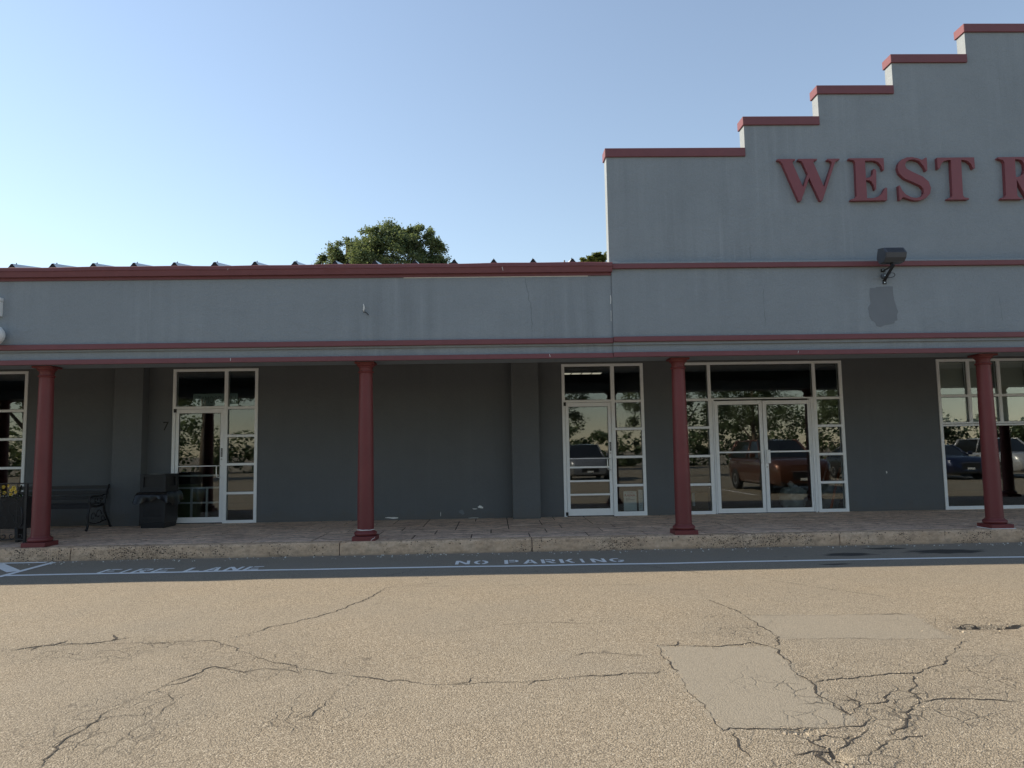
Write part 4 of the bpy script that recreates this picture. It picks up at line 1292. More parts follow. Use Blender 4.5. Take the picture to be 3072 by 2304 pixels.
# liner skirt with folds
V = []; F = []; NS = 120
for k in range(NS):
    t = 4 * k / NS; s_ = int(t); q = t - s_
    cs = [(-1, -1), (1, -1), (1, 1), (-1, 1)]
    ax, ay = cs[s_ % 4]; bx2, by2 = cs[(s_ + 1) % 4]
    ux, uy = ax + (bx2 - ax) * q, ay + (by2 - ay) * q
    L_ = math.hypot(ux, uy); rr = 0.5 + 0.5 / L_ * 1.0
    fold = .006 * math.sin(k * .55) + .007 * math.sin(k * .27 + 1)
    sag = .13 + .03 * math.sin(k * .21 + .5) + .015 * math.sin(k * .5)
    if k > 25 and k < 62: sag += .12 * math.exp(-((k - 46) / 8.0) ** 2)
    for j, (out, dz) in enumerate(((-.004, .035), (.020, .03), (.045, -.02), (.055, -.5), (.060 + fold * 2.2, -1.0))):
        zz = .80 + (dz * 1.0 if j < 3 else dz * sag + 0)
        V.append((c0[0] + ux * (.236 + out + fold * .5), c0[1] + uy * (.284 + out + fold * .5), zz))
for k in range(NS):
    for j in range(4):
        a, b = k * 5 + j, ((k + 1) % NS) * 5 + j
        F.append((a, a + 1, b + 1, b))
smooth_by_angle(MB().add(V, F).build('bin_liner', M['bag'], tb), 60)

# ------------------------------------------------------------------ railing, planter with yellow flowers
rl = empty('iron_railing', (-8.3, 11.43, ZC), 'black wrought-iron railing with scrolls beside the maroon column near the bench', 'railing')
for xx in (-7.070, -8.32, -9.57):
    bx('post', M['black'], rl, xx - .019, xx + .019, 11.411, 11.449, ZC - .002, 1.095, .003)
bx('top_rail', M['black'], rl, -9.60, -6.80, 11.412, 11.448, 1.080, 1.098, .003)
bx('bottom_rail', M['black'], rl, -9.57, -7.09, 11.420, 11.440, .242, .258)


def scroll(cx, cz, r, sgn, top, a0=0.0):
    pts = [(cx + sgn * r, 11.43, top)]
    for t in np.linspace(0, 5.6, 22):
        rr = r * (1 - t / 8.2)
        pts.append((cx + sgn * rr * math.cos(t), 11.43, cz - rr * math.sin(t)))
    return MB().tube(pts, .0075, 6)


xx = -7.205
while xx > -9.5:
    scroll(xx + .063, .305, .052, -1, .43).build('scroll', M['black'], rl, smooth=True)
    scroll(xx - .063, .305, .052, 1, .43).build('scroll', M['black'], rl, smooth=True)
    for cz, r, s_ in ((.54, .09, 1), (.72, .10, -1), (.90, .07, 1)):
        MB().tube([(xx + s_ * (.02 + r * (1 - t / 8) * math.cos(t)), 11.428, cz + r * (1 - t / 8) * math.sin(t)) for t in np.linspace(-1.4, 5, 22)], .0065, 5).build('scroll', M['black'], rl, smooth=True)
    MB().tube([(xx, 11.43, .25), (xx + .008, 11.43, .6), (xx, 11.43, 1.085)], .007, 6).build('baluster', M['black'], rl)
    xx -= .25
MB().tube([(-7.13, 11.42, .45), (-7.10, 11.41, .50), (-7.105, 11.405, .62), (-7.12, 11.405, .74)], .012, 6).build('scroll', M['black'], rl, smooth=True)
pt = empty('flower_planter', (-8.2, 11.66, ZC), 'black planter box of yellow flowers behind the iron railing', 'planter')
k = MB()
k.add([(-9.25, 11.55, .40), (-7.16, 11.55, .40), (-7.16, 11.80, .40), (-9.25, 11.80, .40), (-9.3, 11.50, .88), (-7.12, 11.50, .88), (-7.12, 11.86, .88), (-9.3, 11.86, .88)], [(3, 2, 1, 0), (4, 5, 6, 7), (0, 1, 5, 4), (1, 2, 6, 5), (2, 3, 7, 6), (3, 0, 4, 7)])
k.build('box', M['black'], pt)
for xx in (-9.1, -8.2, -7.3): bx('leg', M['black'], pt, xx - .02, xx + .02, 11.60, 11.76, ZC - .002, .41)
lf = MB()
for _ in range(1500):
    x, y, z = random.uniform(-9.28, -7.19), random.uniform(11.47, 11.86), .84 + abs(random.gauss(0, .085))
    if z > 1.07: continue
    a = random.uniform(0, 6.28); e = random.uniform(-.6, .9); L = random.uniform(.02, .045)
    dx, dy, dz = math.cos(a) * math.cos(e) * L, math.sin(a) * math.cos(e) * L, math.sin(e) * L
    px, py = -math.sin(a) * L * .3, math.cos(a) * L * .3
    lf.add([(x, y, z), (x + dx * .5 + px, y + dy * .5 + py, z + dz * .6), (x + dx, y + dy, z + dz), (x + dx * .5 - px, y + dy * .5 - py, z + dz * .6)], [(0, 1, 2, 3)])
lf.build('foliage', M['leafdark'], pt, kind='stuff')
M['petal'] = plain('yellow_petal', (0.72, 0.50, 0.06), 0.6, 0, 0.1)
M['eye'] = plain('flower_eye', (0.20, 0.10, 0.02), 0.8)
fm = MB()
fm.add([(0, -.006, 0)] + [(r * math.cos(a), 0, r * math.sin(a)) for a, r in zip(np.linspace(0, 6.283, 21)[:-1], [.026, .028, .018, .027] * 5)], [(0, 1 + (i + 1) % 20, 1 + i) for i in range(20)])
me_f = bpy.data.meshes.new('flower'); me_f.from_pydata(fm.v, [], fm.f); me_f.materials.append(M['petal'])
em = MB().add([(0, -.0085, 0)] + [(.009 * math.cos(a), -.0055, .009 * math.sin(a)) for a in np.linspace(0, 6.283, 9)[:-1]], [(0, 1 + (i + 1) % 8, 1 + i) for i in range(8)])
me_e = bpy.data.meshes.new('flower_centre'); me_e.from_pydata(em.v, [], em.f); me_e.materials.append(M['eye'])
for _ in range(95):
    x = random.uniform(-9.25, -7.24)
    o = bpy.data.objects.new('flower', me_f); finish(o, pt, (x, 11.455 + random.uniform(-.005, .05), random.uniform(.87, 1.068)))
    o.rotation_euler = (random.uniform(-.6, .2), 0, random.uniform(-.5, .7))
    e_ = bpy.data.objects.new('flower_centre', me_e); COL.objects.link(e_); e_.parent = o

# ------------------------------------------------------------------ things behind the glass


def inz(x, z, y):
    """carry a point seen on the shop wall back to depth y"""
    s_ = y / DW
    return x * s_, CAM_POS.z + (z - CAM_POS.z) * s_


def text_on(txt, x0, z0, height, y, mat, parent, name='lettering', width=None, mirror=False):
    V, F = curve_mesh('t', text=txt)
    lo = min(v[0] for v in V); hi = max(v[0] for v in V); hb = min(v[1] for v in V); ht = max(v[1] for v in V)
    sy = height / (ht - hb); sx = sy if width is None else width / (hi - lo)
    m = MB(); m.add([((x0 + (hi - v[0]) * sx) if mirror else (x0 + (v[0] - lo) * sx), y, z0 + (v[1] - hb) * sy) for v in V], F)
    return m.build(name, mat, parent)


ps = empty('notice_board', (2.63, DW + .075, .28), 'white R404A notice standing behind the lowest sidelight pane', 'notice')
x0, z1 = 2.495, .650
bx('sheet', M['paper'], ps, x0, x0 + .250, DW + .070, DW + .076, .255, z1)
text_on('R404A', x0 + .022, .545, .052, DW + .0685, M['inkred'], ps, width=.205)
text_on('A-GAS', x0 + .072, .612, .020, DW + .0685, M['inkred'], ps, width=.105)
for i, (zz, w_) in enumerate(((.515, .085), (.503, .09), (.488, .17), (.478, .17), (.462, .05))):
    bx('print_line', M['inkgrey'], ps, x0 + .04, x0 + .04 + w_, DW + .0680, DW + .0692, zz, zz + .005)
ps2 = empty('paper_sheet', (2.84, DW + .075, .28), 'narrow white printed sheet next to the R404A notice', 'paper')
bx('sheet', M['paper'], ps2, 2.782, 2.868, DW + .072, DW + .077, .255, .672)
for i in range(9):
    bx('print_line', M['inkgrey'], ps2, 2.80, 2.80 + random.uniform(.03, .055), DW + .0700, DW + .0712, .34 + i * .033, .345 + i * .033)

# ceiling lamps seen through the transom
M['tube'] = emit('lamp_diffuser', (0.78, 0.70, 0.55), 0.42)
for i, (xa, xb, y0_, y1_) in enumerate(((1.62, 2.82, 14.75, 15.05), (1.38, 2.58, 17.1, 17.4))):
    tl = empty('ceiling_lamp', ((xa + xb) / 2, (y0_ + y1_) / 2, 3.26), ['warm ceiling lamp close behind the transom of the four-bar door', 'warm ceiling lamp deep in the room behind the four-bar door'][i], 'lamp')
    bx('lamp_housing', M['interior'], tl, xa, xb, y0_, y1_, 3.255, 3.302)
    for q in range(5):
        w_ = (xb - xa) / 5
        bx('diffuser', M['tube'], tl, xa + w_ * q + .02, xa + w_ * (q + 1) - .02, y0_ + .02, y1_ - .02, 3.246, 3.2545)

# mirrored banner behind the transom of the left door
bnr = empty('window_banner', (-5.2, DW + .09, 2.40), 'pale banner with mirrored LAUNDROMAT lettering hung inside the transom', 'banner')
bx('cloth', plain('banner_cloth', (0.30, 0.40, 0.40), 0.8), bnr, -5.77, -4.92, DW + .112, DW + .116, 2.405, 2.655)
text_on('LAUNDROMAT', -5.68, 2.47, .135, DW + .110, plain('banner_ink', (0.10, 0.16, 0.17), 0.8), bnr, width=.72, mirror=True)

rk = empty('display_rack', (-5.7, 14.75, ZC), 'pale metal shelf frame inside the door beside the litter bin', 'rack')
yk = 14.72
zt_ = inz(0, .86, yk)[1]; zm_ = inz(0, .58, yk)[1]; zu = inz(0, 1.09, yk)[1]
xs_ = [inz(v, 0, yk)[0] for v in (-6.02, -5.72, -5.43, -5.10)]
for xx in xs_: bx('upright', M['alum'], rk, xx - .018, xx + .018, yk, yk + .036, ZC - .006, zt_)
for zz in (zt_, zm_, zu): bx('cross_bar', M['alum'], rk, xs_[0], xs_[-1], yk - .002, yk + .034, zz - .016, zz + .016)
for xx in (xs_[0], xs_[-1]): bx('upright', M['alum'], rk, xx - .016, xx + .016, yk + .004, yk + .032, zt_, zu)
gb = empty('storage_box', (-6.0, 15.2, ZC), 'pale green storage box standing behind the shelf frame', 'box')
MB().cbox(-6.42, -5.95, 15.05, 15.4, ZC - .006, .88, .01).build('carton', plain('green_card', (0.22, 0.24, 0.12), 0.7), gb)
bx('flap', plain('green_card_flap', (0.28, 0.30, 0.17), 0.7), gb, -6.43, -5.94, 15.04, 15.41, .88, .892)

# poles and wrapped goods behind the double door
for i, (a, b, r, mt, lb) in enumerate((((6.28, 14.46, ZC), (7.02, 15.0, 1.62), .018, M['steel'], 'long grey metal pole leaning behind the double-door sidelight'),
                                       ((6.58, 14.44, ZC), (7.00, 14.8, 1.02), .026, plain('orange_handle', (0.50, 0.10, 0.03), 0.5), 'short orange pole leaning behind the double-door sidelight'))):
    po = empty('leaning_pole', a, lb, 'pole')
    MB().tube([a, b], r, 10).build('shaft', mt, po, smooth=True)
    MB().tube([b, tuple(b[j] + (b[j] - a[j]) * .02 for j in range(3))], r * 1.25, 10).build('end_cap', M['black'], po, smooth=True)


def lump(cx, cy, cz, rx, ry, rz, seed, n=22):
    V = []; F = []
    for i in range(n + 1):
        th = math.pi * i / n
        for j in range(2 * n):
            ph = math.pi * j / n
            x, y, z = math.sin(th) * math.cos(ph), math.sin(th) * math.sin(ph), math.cos(th)
            q = 1 + .13 * math.sin(5 * x + seed) * math.cos(4 * z + seed) + .08 * math.sin(11 * y + 7 * z + seed) + .05 * math.sin(17 * x - 9 * z)
            V.append((cx + rx * x * q, cy + ry * y * q, max(ZC - .005, cz + rz * z * q)))
    for i in range(n):
        for j in range(2 * n): F.append((i * 2 * n + j, (i + 1) * 2 * n + j, (i + 1) * 2 * n + (j + 1) % (2 * n), i * 2 * n + (j + 1) % (2 * n)))
    return MB().add(V, F)


M['film'] = plain('plastic_film', (0.55, 0.56, 0.55), 0.25, 0, 0.2, 10, 0.004, 20)
M['cardboard'] = plain('cardboard', (0.26, 0.16, 0.085), 0.8, 0, 0.15)
sk = empty('plastic_sack', (6.05, 14.85, ZC), 'crumpled white plastic sack on the floor behind the locked leaf of the double door', 'sack')
lump(6.05, 14.9, .40, .26, .24, .26, 1.3).build('sack_body', M['film'], sk, smooth=True)
lump(6.00, 14.88, .69, .06, .06, .07, 2.3, 10).build('sack_neck', M['film'], sk, smooth=True)
sk2 = empty('wrapped_bundle', (6.75, 14.95, ZC), 'bundle wrapped in clear film behind the sidelight beside the poles', 'bundle')
lump(6.80, 15.05, .42, .28, .22, .30, 4.1).build('bundle_body', M['film'], sk2, smooth=True)
bx('strap', M['inkgrey'], sk2, 6.50, 7.08, 14.80, 15.28, .42, .45)
cb = empty('cardboard_carton', (3.95, 15.1, ZC), 'brown cardboard carton behind the sidelight next to the maroon column', 'carton')
MB().cbox(3.70, 4.30, 14.85, 15.4, ZC - .006, .56, .008).build('carton', M['cardboard'], cb)
bx('tape', M['paper'], cb, 3.98, 4.03, 14.845, 14.851, .30, .56)

# venetian blinds in the upper lites of the display window
for i, (a, b) in enumerate(zip(WINR[::2], WINR[1::2])):
    bl = empty('window_blind', ((a + b) / 2, DW + .14, 1.88), ['white venetian blind in the display window lite beside the bare wall', 'white venetian blind in the second lite from the bare wall', 'white venetian blind in the third lite from the bare wall', 'white venetian blind in the lite farthest from the bare wall'][i], 'blind')
    m = MB(); z = 1.86
    while z < 3.05:
        m.add([(a - .02, DW + .125, z), (b + .015, DW + .125, z), (b + .015, DW + .137, z + .031), (a - .02, DW + .137, z + .031), (a - .02, DW + .126, z - .001), (b + .015, DW + .126, z - .001), (b + .015, DW + .138, z + .030), (a - .02, DW + .138, z + .030)], [(0, 1, 2, 3), (7, 6, 5, 4)])
        z += .030
    m.build('slats', M['blind'], bl, kind='stuff')
    bx('head_rail', M['blind'], bl, a - .02, b + .015, DW + .11, DW + .15, 3.045, 3.085)

# ------------------------------------------------------------------ trees


def crown(m, blobs, n_clump, n_leaf, ls, seed):
    r_ = random.Random(seed)
    for cx, cy, cz, rx, ry, rz in blobs:
        for _ in range(n_clump):
            th = math.acos(r_.uniform(-.75, 1)); ph = r_.uniform(0, 6.283); q = r_.uniform(.72, 1.04)
            px, py, pz = cx + rx * q * math.sin(th) * math.cos(ph), cy + ry * q * math.sin(th) * math.sin(ph), cz + rz * q * math.cos(th)
            cr = r_.uniform(.22, .48) * min(rx, rz) * .62
            for _ in range(n_leaf):
                g = [r_.gauss(0, .55) for _ in range(3)]
                x, y, z = px + g[0] * cr, py + g[1] * cr, pz + g[2] * cr * .8
                a, e = r_.uniform(0, 6.283), r_.uniform(-1.1, .7); L = ls * r_.uniform(.6, 1.3)
                d = Vector((math.cos(a) * math.cos(e), math.sin(a) * math.cos(e), math.sin(e))) * L
                s_ = Vector((-math.sin(a), math.cos(a), r_.uniform(-.5, .5))).normalized() * L * .42
                p = Vector((x, y, z))
                m.add([p, p + d * .45 + s_, p + d, p + d * .45 - s_], [(0, 1, 2, 3)])
    return m


def tree(name, loc, h, blobs, label, cat, mat, n_clump, n_leaf, ls, seed, group=None, tr=.22):
    t = empty(name, loc, label, cat, group)
    lx, ly, lz = loc
    crown(MB(), [(lx + a, ly + b, lz + c, rx, ry, rz) for a, b, c, rx, ry, rz in blobs], n_clump, n_leaf, ls, seed).build('crown', mat, t)
    top = max(c for _, _, c, _, _, _ in blobs)
    MB().tube([(lx, ly, lz - .2), (lx + .05, ly, lz + h * .2), (lx - .05, ly + .1, lz + h * .45), (lx + .1, ly, lz + top)], [tr * 1.25, tr, tr * .75, tr * .22], 10).build('trunk', M['bark'], t, smooth=True)
    for a, b, c, rx, ry, rz in blobs[:9]:
        MB().tube([(lx, ly, lz + c * .52), (lx + a * .5, ly + b * .5, lz + c * .75), (lx + a, ly + b, lz + c)], [tr * .5, tr * .3, tr * .08], 7).build('limb', M['bark'], t, smooth=True)
    return t


TY = 40.0
PX = TY / 2209.66


def tb_(u, v, r, dy=0.0, k=1.0):
    """crown lobe at distance TY seen at photo pixel (u, v), radius r pixels"""
    d = _r * ((u - 1536) / 2209.66) - _u * ((v - 1152) / 2209.66) + _f
    p = CAM_POS + d * (TY / d.y)
    return (p.x + 8.0, dy, p.z, r * PX, r * PX * 1.0, r * PX * k)


lobes = [tb_(1003, 800, 46), tb_(1050, 782, 58, -.6), tb_(1095, 757, 60, .4), tb_(1150, 733, 60, -.5), tb_(1190, 718, 46, .5), tb_(1262, 722, 50, -.2), tb_(1072, 806, 62, -.3), tb_(1165, 775, 72, -.2), tb_(1290, 760, 52, .6), tb_(1312, 800, 36), tb_(1200, 780, 85, -.8), tb_(1130, 815, 85, -.9), tb_(1240, 830, 90, .3), tb_(1150, 900, 150, .6), tb_(1060, 870, 80, .5), tb_(1260, 900, 90, -.4)]
main = tree('broadleaf_tree', (-8.0, TY, 0), 13.5, lobes, 'round-crowned green tree rising behind the low metal roof', 'tree', M['leaf'], 36, 150, .115, 11, tr=.30)
TY = 46.0; PX = TY / 2209.66
lob2 = [tuple(np.array(tb_(u, v, r)) - np.array((12.6, 0, 0, 0, 0, 0))) for u, v, r in ((1770, 793, 30), (1790, 780, 22), (1755, 800, 24), (1800, 800, 34), (1835, 800, 50), (1800, 860, 70))]
tree('broadleaf_tree', (4.6, TY, 0), 12.3, lob2, 'yellowish-green tree top peeking out beside the parapet edge', 'tree', M['leaf2'], 20, 110, .13, 5, tr=.2)
# ------------------------------------------------------------------ across the lot (seen as reflections in the shop glass)
tl_ = [(0, 0, 4.6, 2.1, 2.0, 1.9), (-1.4, .2, 3.6, 1.5, 1.5, 1.4), (1.3, -.3, 3.8, 1.6, 1.5, 1.5), (.2, .4, 6.2, 1.3, 1.3, 1.2), (-.6, -.6, 5.6, 1.3, 1.2, 1.1)]
lot_tree = tree('lot_tree', (9.5, -9.5, 0), 7.0, tl_, 'green tree across the parking lot behind the bronze car', 'tree', M['leaf'], 30, 110, .13, 21, tr=.16)
for i, (x, y, s_, lb) in enumerate(((-27, -15, 1.6, 'tall green tree added across the lot to darken the glass near the flower planter'), (15.5, -15, .9, 'small green tree across the lot behind the dark grey car'), (23, -19, 1.1, 'green tree across the lot beyond the navy car'), (3.2, -24, 1.3, 'green tree at the far side of the lot facing the four-bar door'), (-16.2, -13.5, 1.55, 'broad green tree added across the lot to darken the glass near the litter bin'), (31, -30, 1.4, 'distant green tree across the lot beyond the silver car'))):  # planter and bin trees placed to darken reflections in the left glass
    c = copy_tree(lot_tree, (x, y, 0), lb); c.scale = (s_, s_, s_); c.rotation_euler = (0, 0, i * 1.1)
hg = empty('hedge', (8, -34, 0), 'long rough green hedge added along the far edge of the lot to hide the pale horizon', 'hedge')
crown(MB(), [(x_, -34 + random.uniform(-1, 1), random.uniform(.6, 2.0), random.uniform(2.2, 3.4), 1.5, random.uniform(1.6, 3.4)) for x_ in np.arange(-45, 70, 2.6)], 26, 40, .36, 31).build('foliage', M['leaf'], hg)  # tall and dense so it covers the pale horizon in the reflections
for x_ in np.arange(-44, 70, 12.0): MB().tube([(x_, -34, -.1), (x_ + .1, -34, 1.8)], [.09, .05], 7).build('stem', M['bark'], hg)

# utility poles and overhead wires
for i, xx in enumerate((-26.0, 1.2, 29.0)):
    up = empty('utility_pole', (xx, -20.5, 0), ['utility pole across the lot facing the iron railing', 'utility pole across the lot facing the four-bar door', 'utility pole across the lot beyond the silver car'][i], 'utility pole')
    MB().tube([(xx, -20.5, -.2), (xx, -20.5, 10.6)], [.17, .11], 12).build('pole', M['bark'], up, smooth=True)
    for z_ in (9.9, 9.1): bx('cross_arm', M['bark'], up, xx - .06, xx + .06, -21.5, -19.5, z_ - .06, z_ + .06)
    for z_ in (9.9, 9.1):
        for y_ in (-21.4, -20.9, -20.1, -19.6): MB().lathe([(.03, z_ + .06), (.05, z_ + .10), (.03, z_ + .2)], xx, y_, 8).build('insulator', M['white'], up)
WY = [(-21.4, 10.1), (-20.1, 10.1), (-21.4, 9.3), (-19.6, 9.3), (-20.35, 8.0), (-20.35, 7.2)]
for i, (y_, z_) in enumerate(WY):
    pts = []
    for a, b in ((-26.0, 1.2), (1.2, 29.0)):
        for t in np.linspace(0, 1, 14): pts.append((a + (b - a) * t, y_, z_ - 3.2 * t * (1 - t)))
    o = MB().tube(pts, .022, 5).build('overhead_wire', M['black'], None)
    tag(o, ['outer wire of the upper cross arms on the utility poles', 'inner wire of the upper cross arms on the utility poles', 'outer wire of the lower cross arms on the utility poles', 'inner wire of the lower cross arms on the utility poles', 'upper wire strung below the cross arms of the utility poles', 'lowest wire strung between the utility poles'][i], 'wire', 'overhead wires across the lot')


def paint(name, col):
    k = NT(name)
    k.b.inputs['Coat Weight'].default_value = 0.8; k.b.inputs['Coat Roughness'].default_value = 0.04
    n = k.noise(k.pos(), 300, 2)
    return k.done(k.mix(n, tuple(c * .85 for c in col), tuple(c * 1.15 for c in col)), 0.35, 0.4)


M['tyre'] = plain('tyre_rubber', (0.02, 0.02, 0.02), 0.85)
M['rim'] = plain('alloy', (0.55, 0.55, 0.56), 0.3, 0.9)
M['carglass'] = plain('car_glass', (0.012, 0.014, 0.016), 0.04, 0, 0.05, spec=0.8)
M['lamp'] = plain('headlamp', (0.75, 0.76, 0.78), 0.12, 0.3)
M['tail'] = plain('tail_lamp', (0.30, 0.01, 0.01), 0.2)


def car(loc, head, col, label, L=4.7, W=1.86, H=1.48, hood=.92, belt=.98, clear=.20, wb=2.75, suv=False):
    root = empty('parked_car', (0, 0, 0), label, 'car', 'cars parked across the lot')
    pm = paint('car_paint', col); w = W / 2; f, b = L / 2, -L / 2
    xs = np.linspace(b, f, 29)
    V = []; F = []
    for x in xs:
        t = x / f
        pl = abs(t)
        ww = w * (1 - .10 * max(0, (pl - .72) / .28) ** 2.0 - .10 * max(0, (pl - .93) / .07) ** 2)
        if x > .18 * L: zs = belt + (hood - belt) * min(1, (x - .18 * L) / (.1 * L)) - .20 * max(0, (x - .40 * L) / (.10 * L)) ** 2
        elif x < -.36 * L and not suv: zs = belt + .02 - .10 * max(0, (-x - .42 * L) / (.08 * L)) ** 2
        else: zs = belt
        zl = clear + .10 * max(0, (pl - .86) / .14)
        sec = [(0, zl), (ww * .80, zl), (ww * .95, zl + .07), (ww * .985, zl + .24), (ww, (zl + zs) * .5 + .06), (ww * .985, zs - .16), (ww * .955, zs - .06), (ww * .87, zs - .005), (ww * .55, zs + .022), (0, zs + .035)]
        V += [(x, -y, z) for y, z in sec] + [(x, y, z) for y, z in sec[::-1][1:-1]]
    m_ = 18
    for i in range(len(xs) - 1):
        for k in range(m_): F.append((i * m_ + k, (i + 1) * m_ + k, (i + 1) * m_ + (k + 1) % m_, i * m_ + (k + 1) % m_))
    F.append(tuple(range(m_))); F.append(tuple((len(xs) - 1) * m_ + k for k in range(m_))[::-1])
    body = smooth_by_angle(MB().add(V, F).build('body', pm, root, origin=(0, 0, 0)), 48)
    # greenhouse
    xa, xb = .20 * L, (-.46 * L if suv else -.40 * L); xc, xd = .045 * L, (-.40 * L if suv else -.22 * L)
    wb_, wt = w * .90, w * .68
    g = MB(); N = 6
    ring_b = []; ring_t = []
    for i in range(N + 1): ring_b.append((xa + (xb - xa) * i / N, -wb_, belt - .01)); ring_t.append((xc + (xd - xc) * i / N, -wt, H - .045 - .02 * abs(i / N - .4)))
    for i in range(1, 5): ring_b.append((xb - .04 * math.sin(math.pi * i / 5), -wb_ + 2 * wb_ * i / 5, belt - .01)); ring_t.append((xd - .02 * math.sin(math.pi * i / 5), -wt + 2 * wt * i / 5, H - .05))
    for i in range(N + 1): ring_b.append((xb + (xa - xb) * i / N, wb_, belt - .01)); ring_t.append((xd + (xc - xd) * i / N, wt, H - .045 - .02 * abs((N - i) / N - .4)))
    for i in range(1, 5): ring_b.append((xa + .10 * math.sin(math.pi * i / 5), wb_ - 2 * wb_ * i / 5, belt - .01)); ring_t.append((xc + .05 * math.sin(math.pi * i / 5), wt - 2 * wt * i / 5, H - .05))
    n_ = len(ring_b)
    g.add(ring_b + ring_t, [(i, n_ + i, n_ + (i + 1) % n_, (i + 1) % n_)[::-1] for i in range(n_)])
    smooth_by_angle(g.build('windows', M['carglass'], root, origin=(0, 0, 0)), 40)
    r = MB(); V = []; F = []
    for i in range(9):
        x = xc + .03 + (xd - .03 - xc) * i / 8
        for j in range(7):
            y = (-1 + 2 * j / 6) * (wt + .012); V.append((x, y, H - .05 + .05 * (1 - (2 * j / 6 - 1) ** 2) ** .6 * (1 - (2 * i / 8 - 1) ** 4)))
    for i in range(8):
        for j in range(6): F.append((i * 7 + j, i * 7 + j + 1, (i + 1) * 7 + j + 1, (i + 1) * 7 + j))
    r.add(V, F); r.build('roof', pm, root, smooth=True, origin=(0, 0, 0))
    for s_ in (-1, 1):
        for p, q, rr in (((xa, wb_, belt), (xc, wt, H - .045), .035), ((xb, wb_, belt), (xd, wt, H - .05), .055), ((-.07 * L, wb_ + .003, belt), (-.085 * L, wt + .006, H - .045), .032), ((xc, wt, H - .045), (xd, wt, H - .05), .028)):
            MB().tube([(p[0], p[1] * s_, p[2]), (q[0], q[1] * s_, q[2])], rr, 6).build('pillar', pm, root, smooth=True)
        mi = MB().cbox(.155 * L, .155 * L + .12, *sorted((s_ * (w + .01), s_ * (w + .19))), belt + .02, belt + .16, .03).build('mirror', pm, root)
        hl = MB(); y0_, y1_ = sorted((s_ * w * .52, s_ * w * .90))
        hl.add([(f - .10, s_ * w * .52, .66), (f - .22, s_ * w * .90, .70), (f - .26, s_ * w * .90, .80), (f - .14, s_ * w * .52, .755), (f - .30, s_ * w * .5, .66), (f - .40, s_ * w * .88, .70), (f - .40, s_ * w * .88, .80), (f - .34, s_ * w * .5, .755)],
               [(0, 1, 2, 3), (7, 6, 5, 4), (0, 4, 5, 1), (1, 5, 6, 2), (2, 6, 7, 3), (3, 7, 4, 0)])
        V_ = [(x + .105, y, z) for x, y, z in hl.v]; MB().add(V_, hl.f).build('headlight', M['lamp'], root)
        MB().cbox(b - .012, b + .10, *sorted((s_ * w * .55, s_ * w * .86)), .74, .90, .01).build('tail_light', M['tail'], root)
        bx('door_handle', pm, root, -.20, -.04, *sorted((s_ * w * .96, s_ * (w + .02))), belt - .15, belt - .12, .006)
        bx('door_handle', pm, root, -1.12, -.96, *sorted((s_ * w * .96, s_ * (w + .02))), belt - .15, belt - .12, .006)
        for wx in (wb / 2 + .06, -wb / 2 + .06):
            R_ = .345 if suv else .325
            ar = MB(); n_ = 24; yy = s_ * (w - .002)
            ar.add([(wx, yy + s_ * .001, R_)] + [(wx + (R_ + .055) * math.cos(a), yy + s_ * .001, max(clear - .02, R_ + (R_ + .055) * math.sin(a))) for a in np.linspace(0, 6.283, n_ + 1)[:-1]], [(0, 1 + i, 1 + (i + 1) % n_) if s_ < 0 else (0, 1 + (i + 1) % n_, 1 + i) for i in range(n_)])
            ar.build('wheel_arch', M['tyre'], root)
            ty = MB(); V = []; F = []
            pf = [(.60, -.09), (.93, -.10), (1.0, -.07), (1.0, .07), (.93, .10), (.60, .09)]
            cy_ = s_ * (w - .085)
            for rr, oy in pf:
                for a in np.linspace(0, 6.283, 29)[:-1]: V.append((wx + rr * R_ * math.cos(a), cy_ + oy, R_ + rr * R_ * math.sin(a)))
            for i in range(5):
                for j in range(28): F.append((i * 28 + j, i * 28 + (j + 1) % 28, (i + 1) * 28 + (j + 1) % 28, (i + 1) * 28 + j))
            wheel = smooth_by_angle(ty.add(V, F).build('wheel', M['tyre'], root), 45)
            rm = MB(); V = [(wx, cy_ + s_ * .075, R_)] + [(wx + .61 * R_ * (1 if j % 2 else .93) * math.cos(a), cy_ + s_ * .088, R_ + .61 * R_ * (1 if j % 2 else .93) * math.sin(a)) for j, a in enumerate(np.linspace(0, 6.283, 21)[:-1])]
            rm.add(V, [(0, 1 + i, 1 + (i + 1) % 20) for i in range(20)]).build('rim', M['rim'], wheel)
    bx('grille', M['black'], root, f - .10, f + .004, -w * .42, w * .42, .42, .68, .02)
    bx('bumper_trim', M['black'], root, f - .12, f + .002, -w * .78, w * .78, clear + .06, .36, .02)
    MB().tube([(f + .004, -w * .43, .69), (f + .008, 0, .695), (f + .004, w * .43, .69)], .010, 6).build('grille_trim', M['rim'], root)
    bx('number_plate', M['paper'], root, f + .004, f + .014, -.15, .15, .42, .50)
    bx('number_plate', M['paper'], root, b - .014, b + .03, -.15, .15, .60, .70)
    root.location = loc; root.rotation_euler = (0, 0, head)
    return root


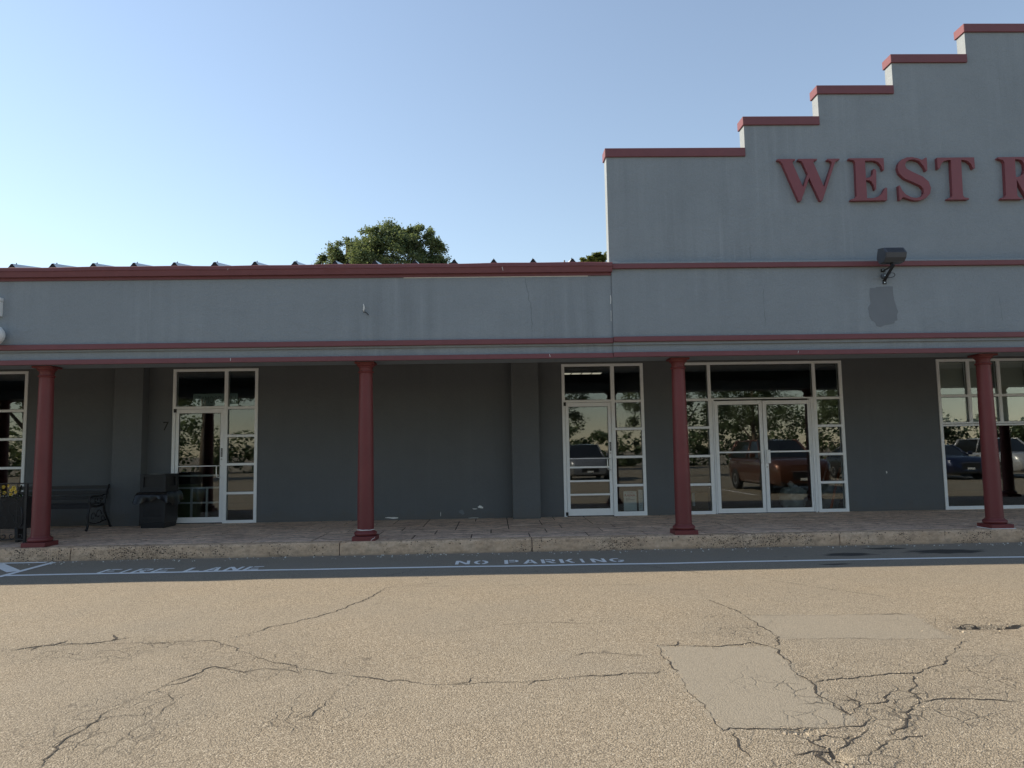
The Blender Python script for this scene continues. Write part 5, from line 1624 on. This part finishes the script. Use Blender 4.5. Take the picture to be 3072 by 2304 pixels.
car((9.5, 3.7, 0), math.pi / 2, (0.105, 0.042, 0.024), 'bronze sport-utility car parked facing the double doors', 4.7, 1.92, 1.72, 1.06, 1.10, .24, 2.75, True)
car((16.3, -3.4, 0), math.pi / 2, (0.03, 0.032, 0.036), 'dark grey saloon car parked facing the display window', 4.8, 1.86, 1.46)
car((19.2, -3.2, 0), math.pi / 2, (0.010, 0.016, 0.05), 'navy blue saloon car parked facing the shops', 4.7, 1.84, 1.45)
car((22.2, -3.4, 0), math.pi / 2, (0.42, 0.43, 0.44), 'silver sport-utility car parked next to the navy car', 4.6, 1.88, 1.70, 1.04, 1.08, .24, 2.7, True)
car((4.4, -7.6, 0), math.pi / 2, (0.20, 0.21, 0.23), 'grey sport-utility car across the lot facing the four-bar door', 4.7, 1.92, 1.74, 1.06, 1.10, .24, 2.75, True)
for x_ in (14.9, 17.75, 20.7, 23.6, 7.95, 11.05):
    yy = -3.3 if x_ > 12 else 3.7
    strip([(x_, yy - 2.6), (x_, yy + 2.4)], .10).build('painted_line', M['line'], LOT)
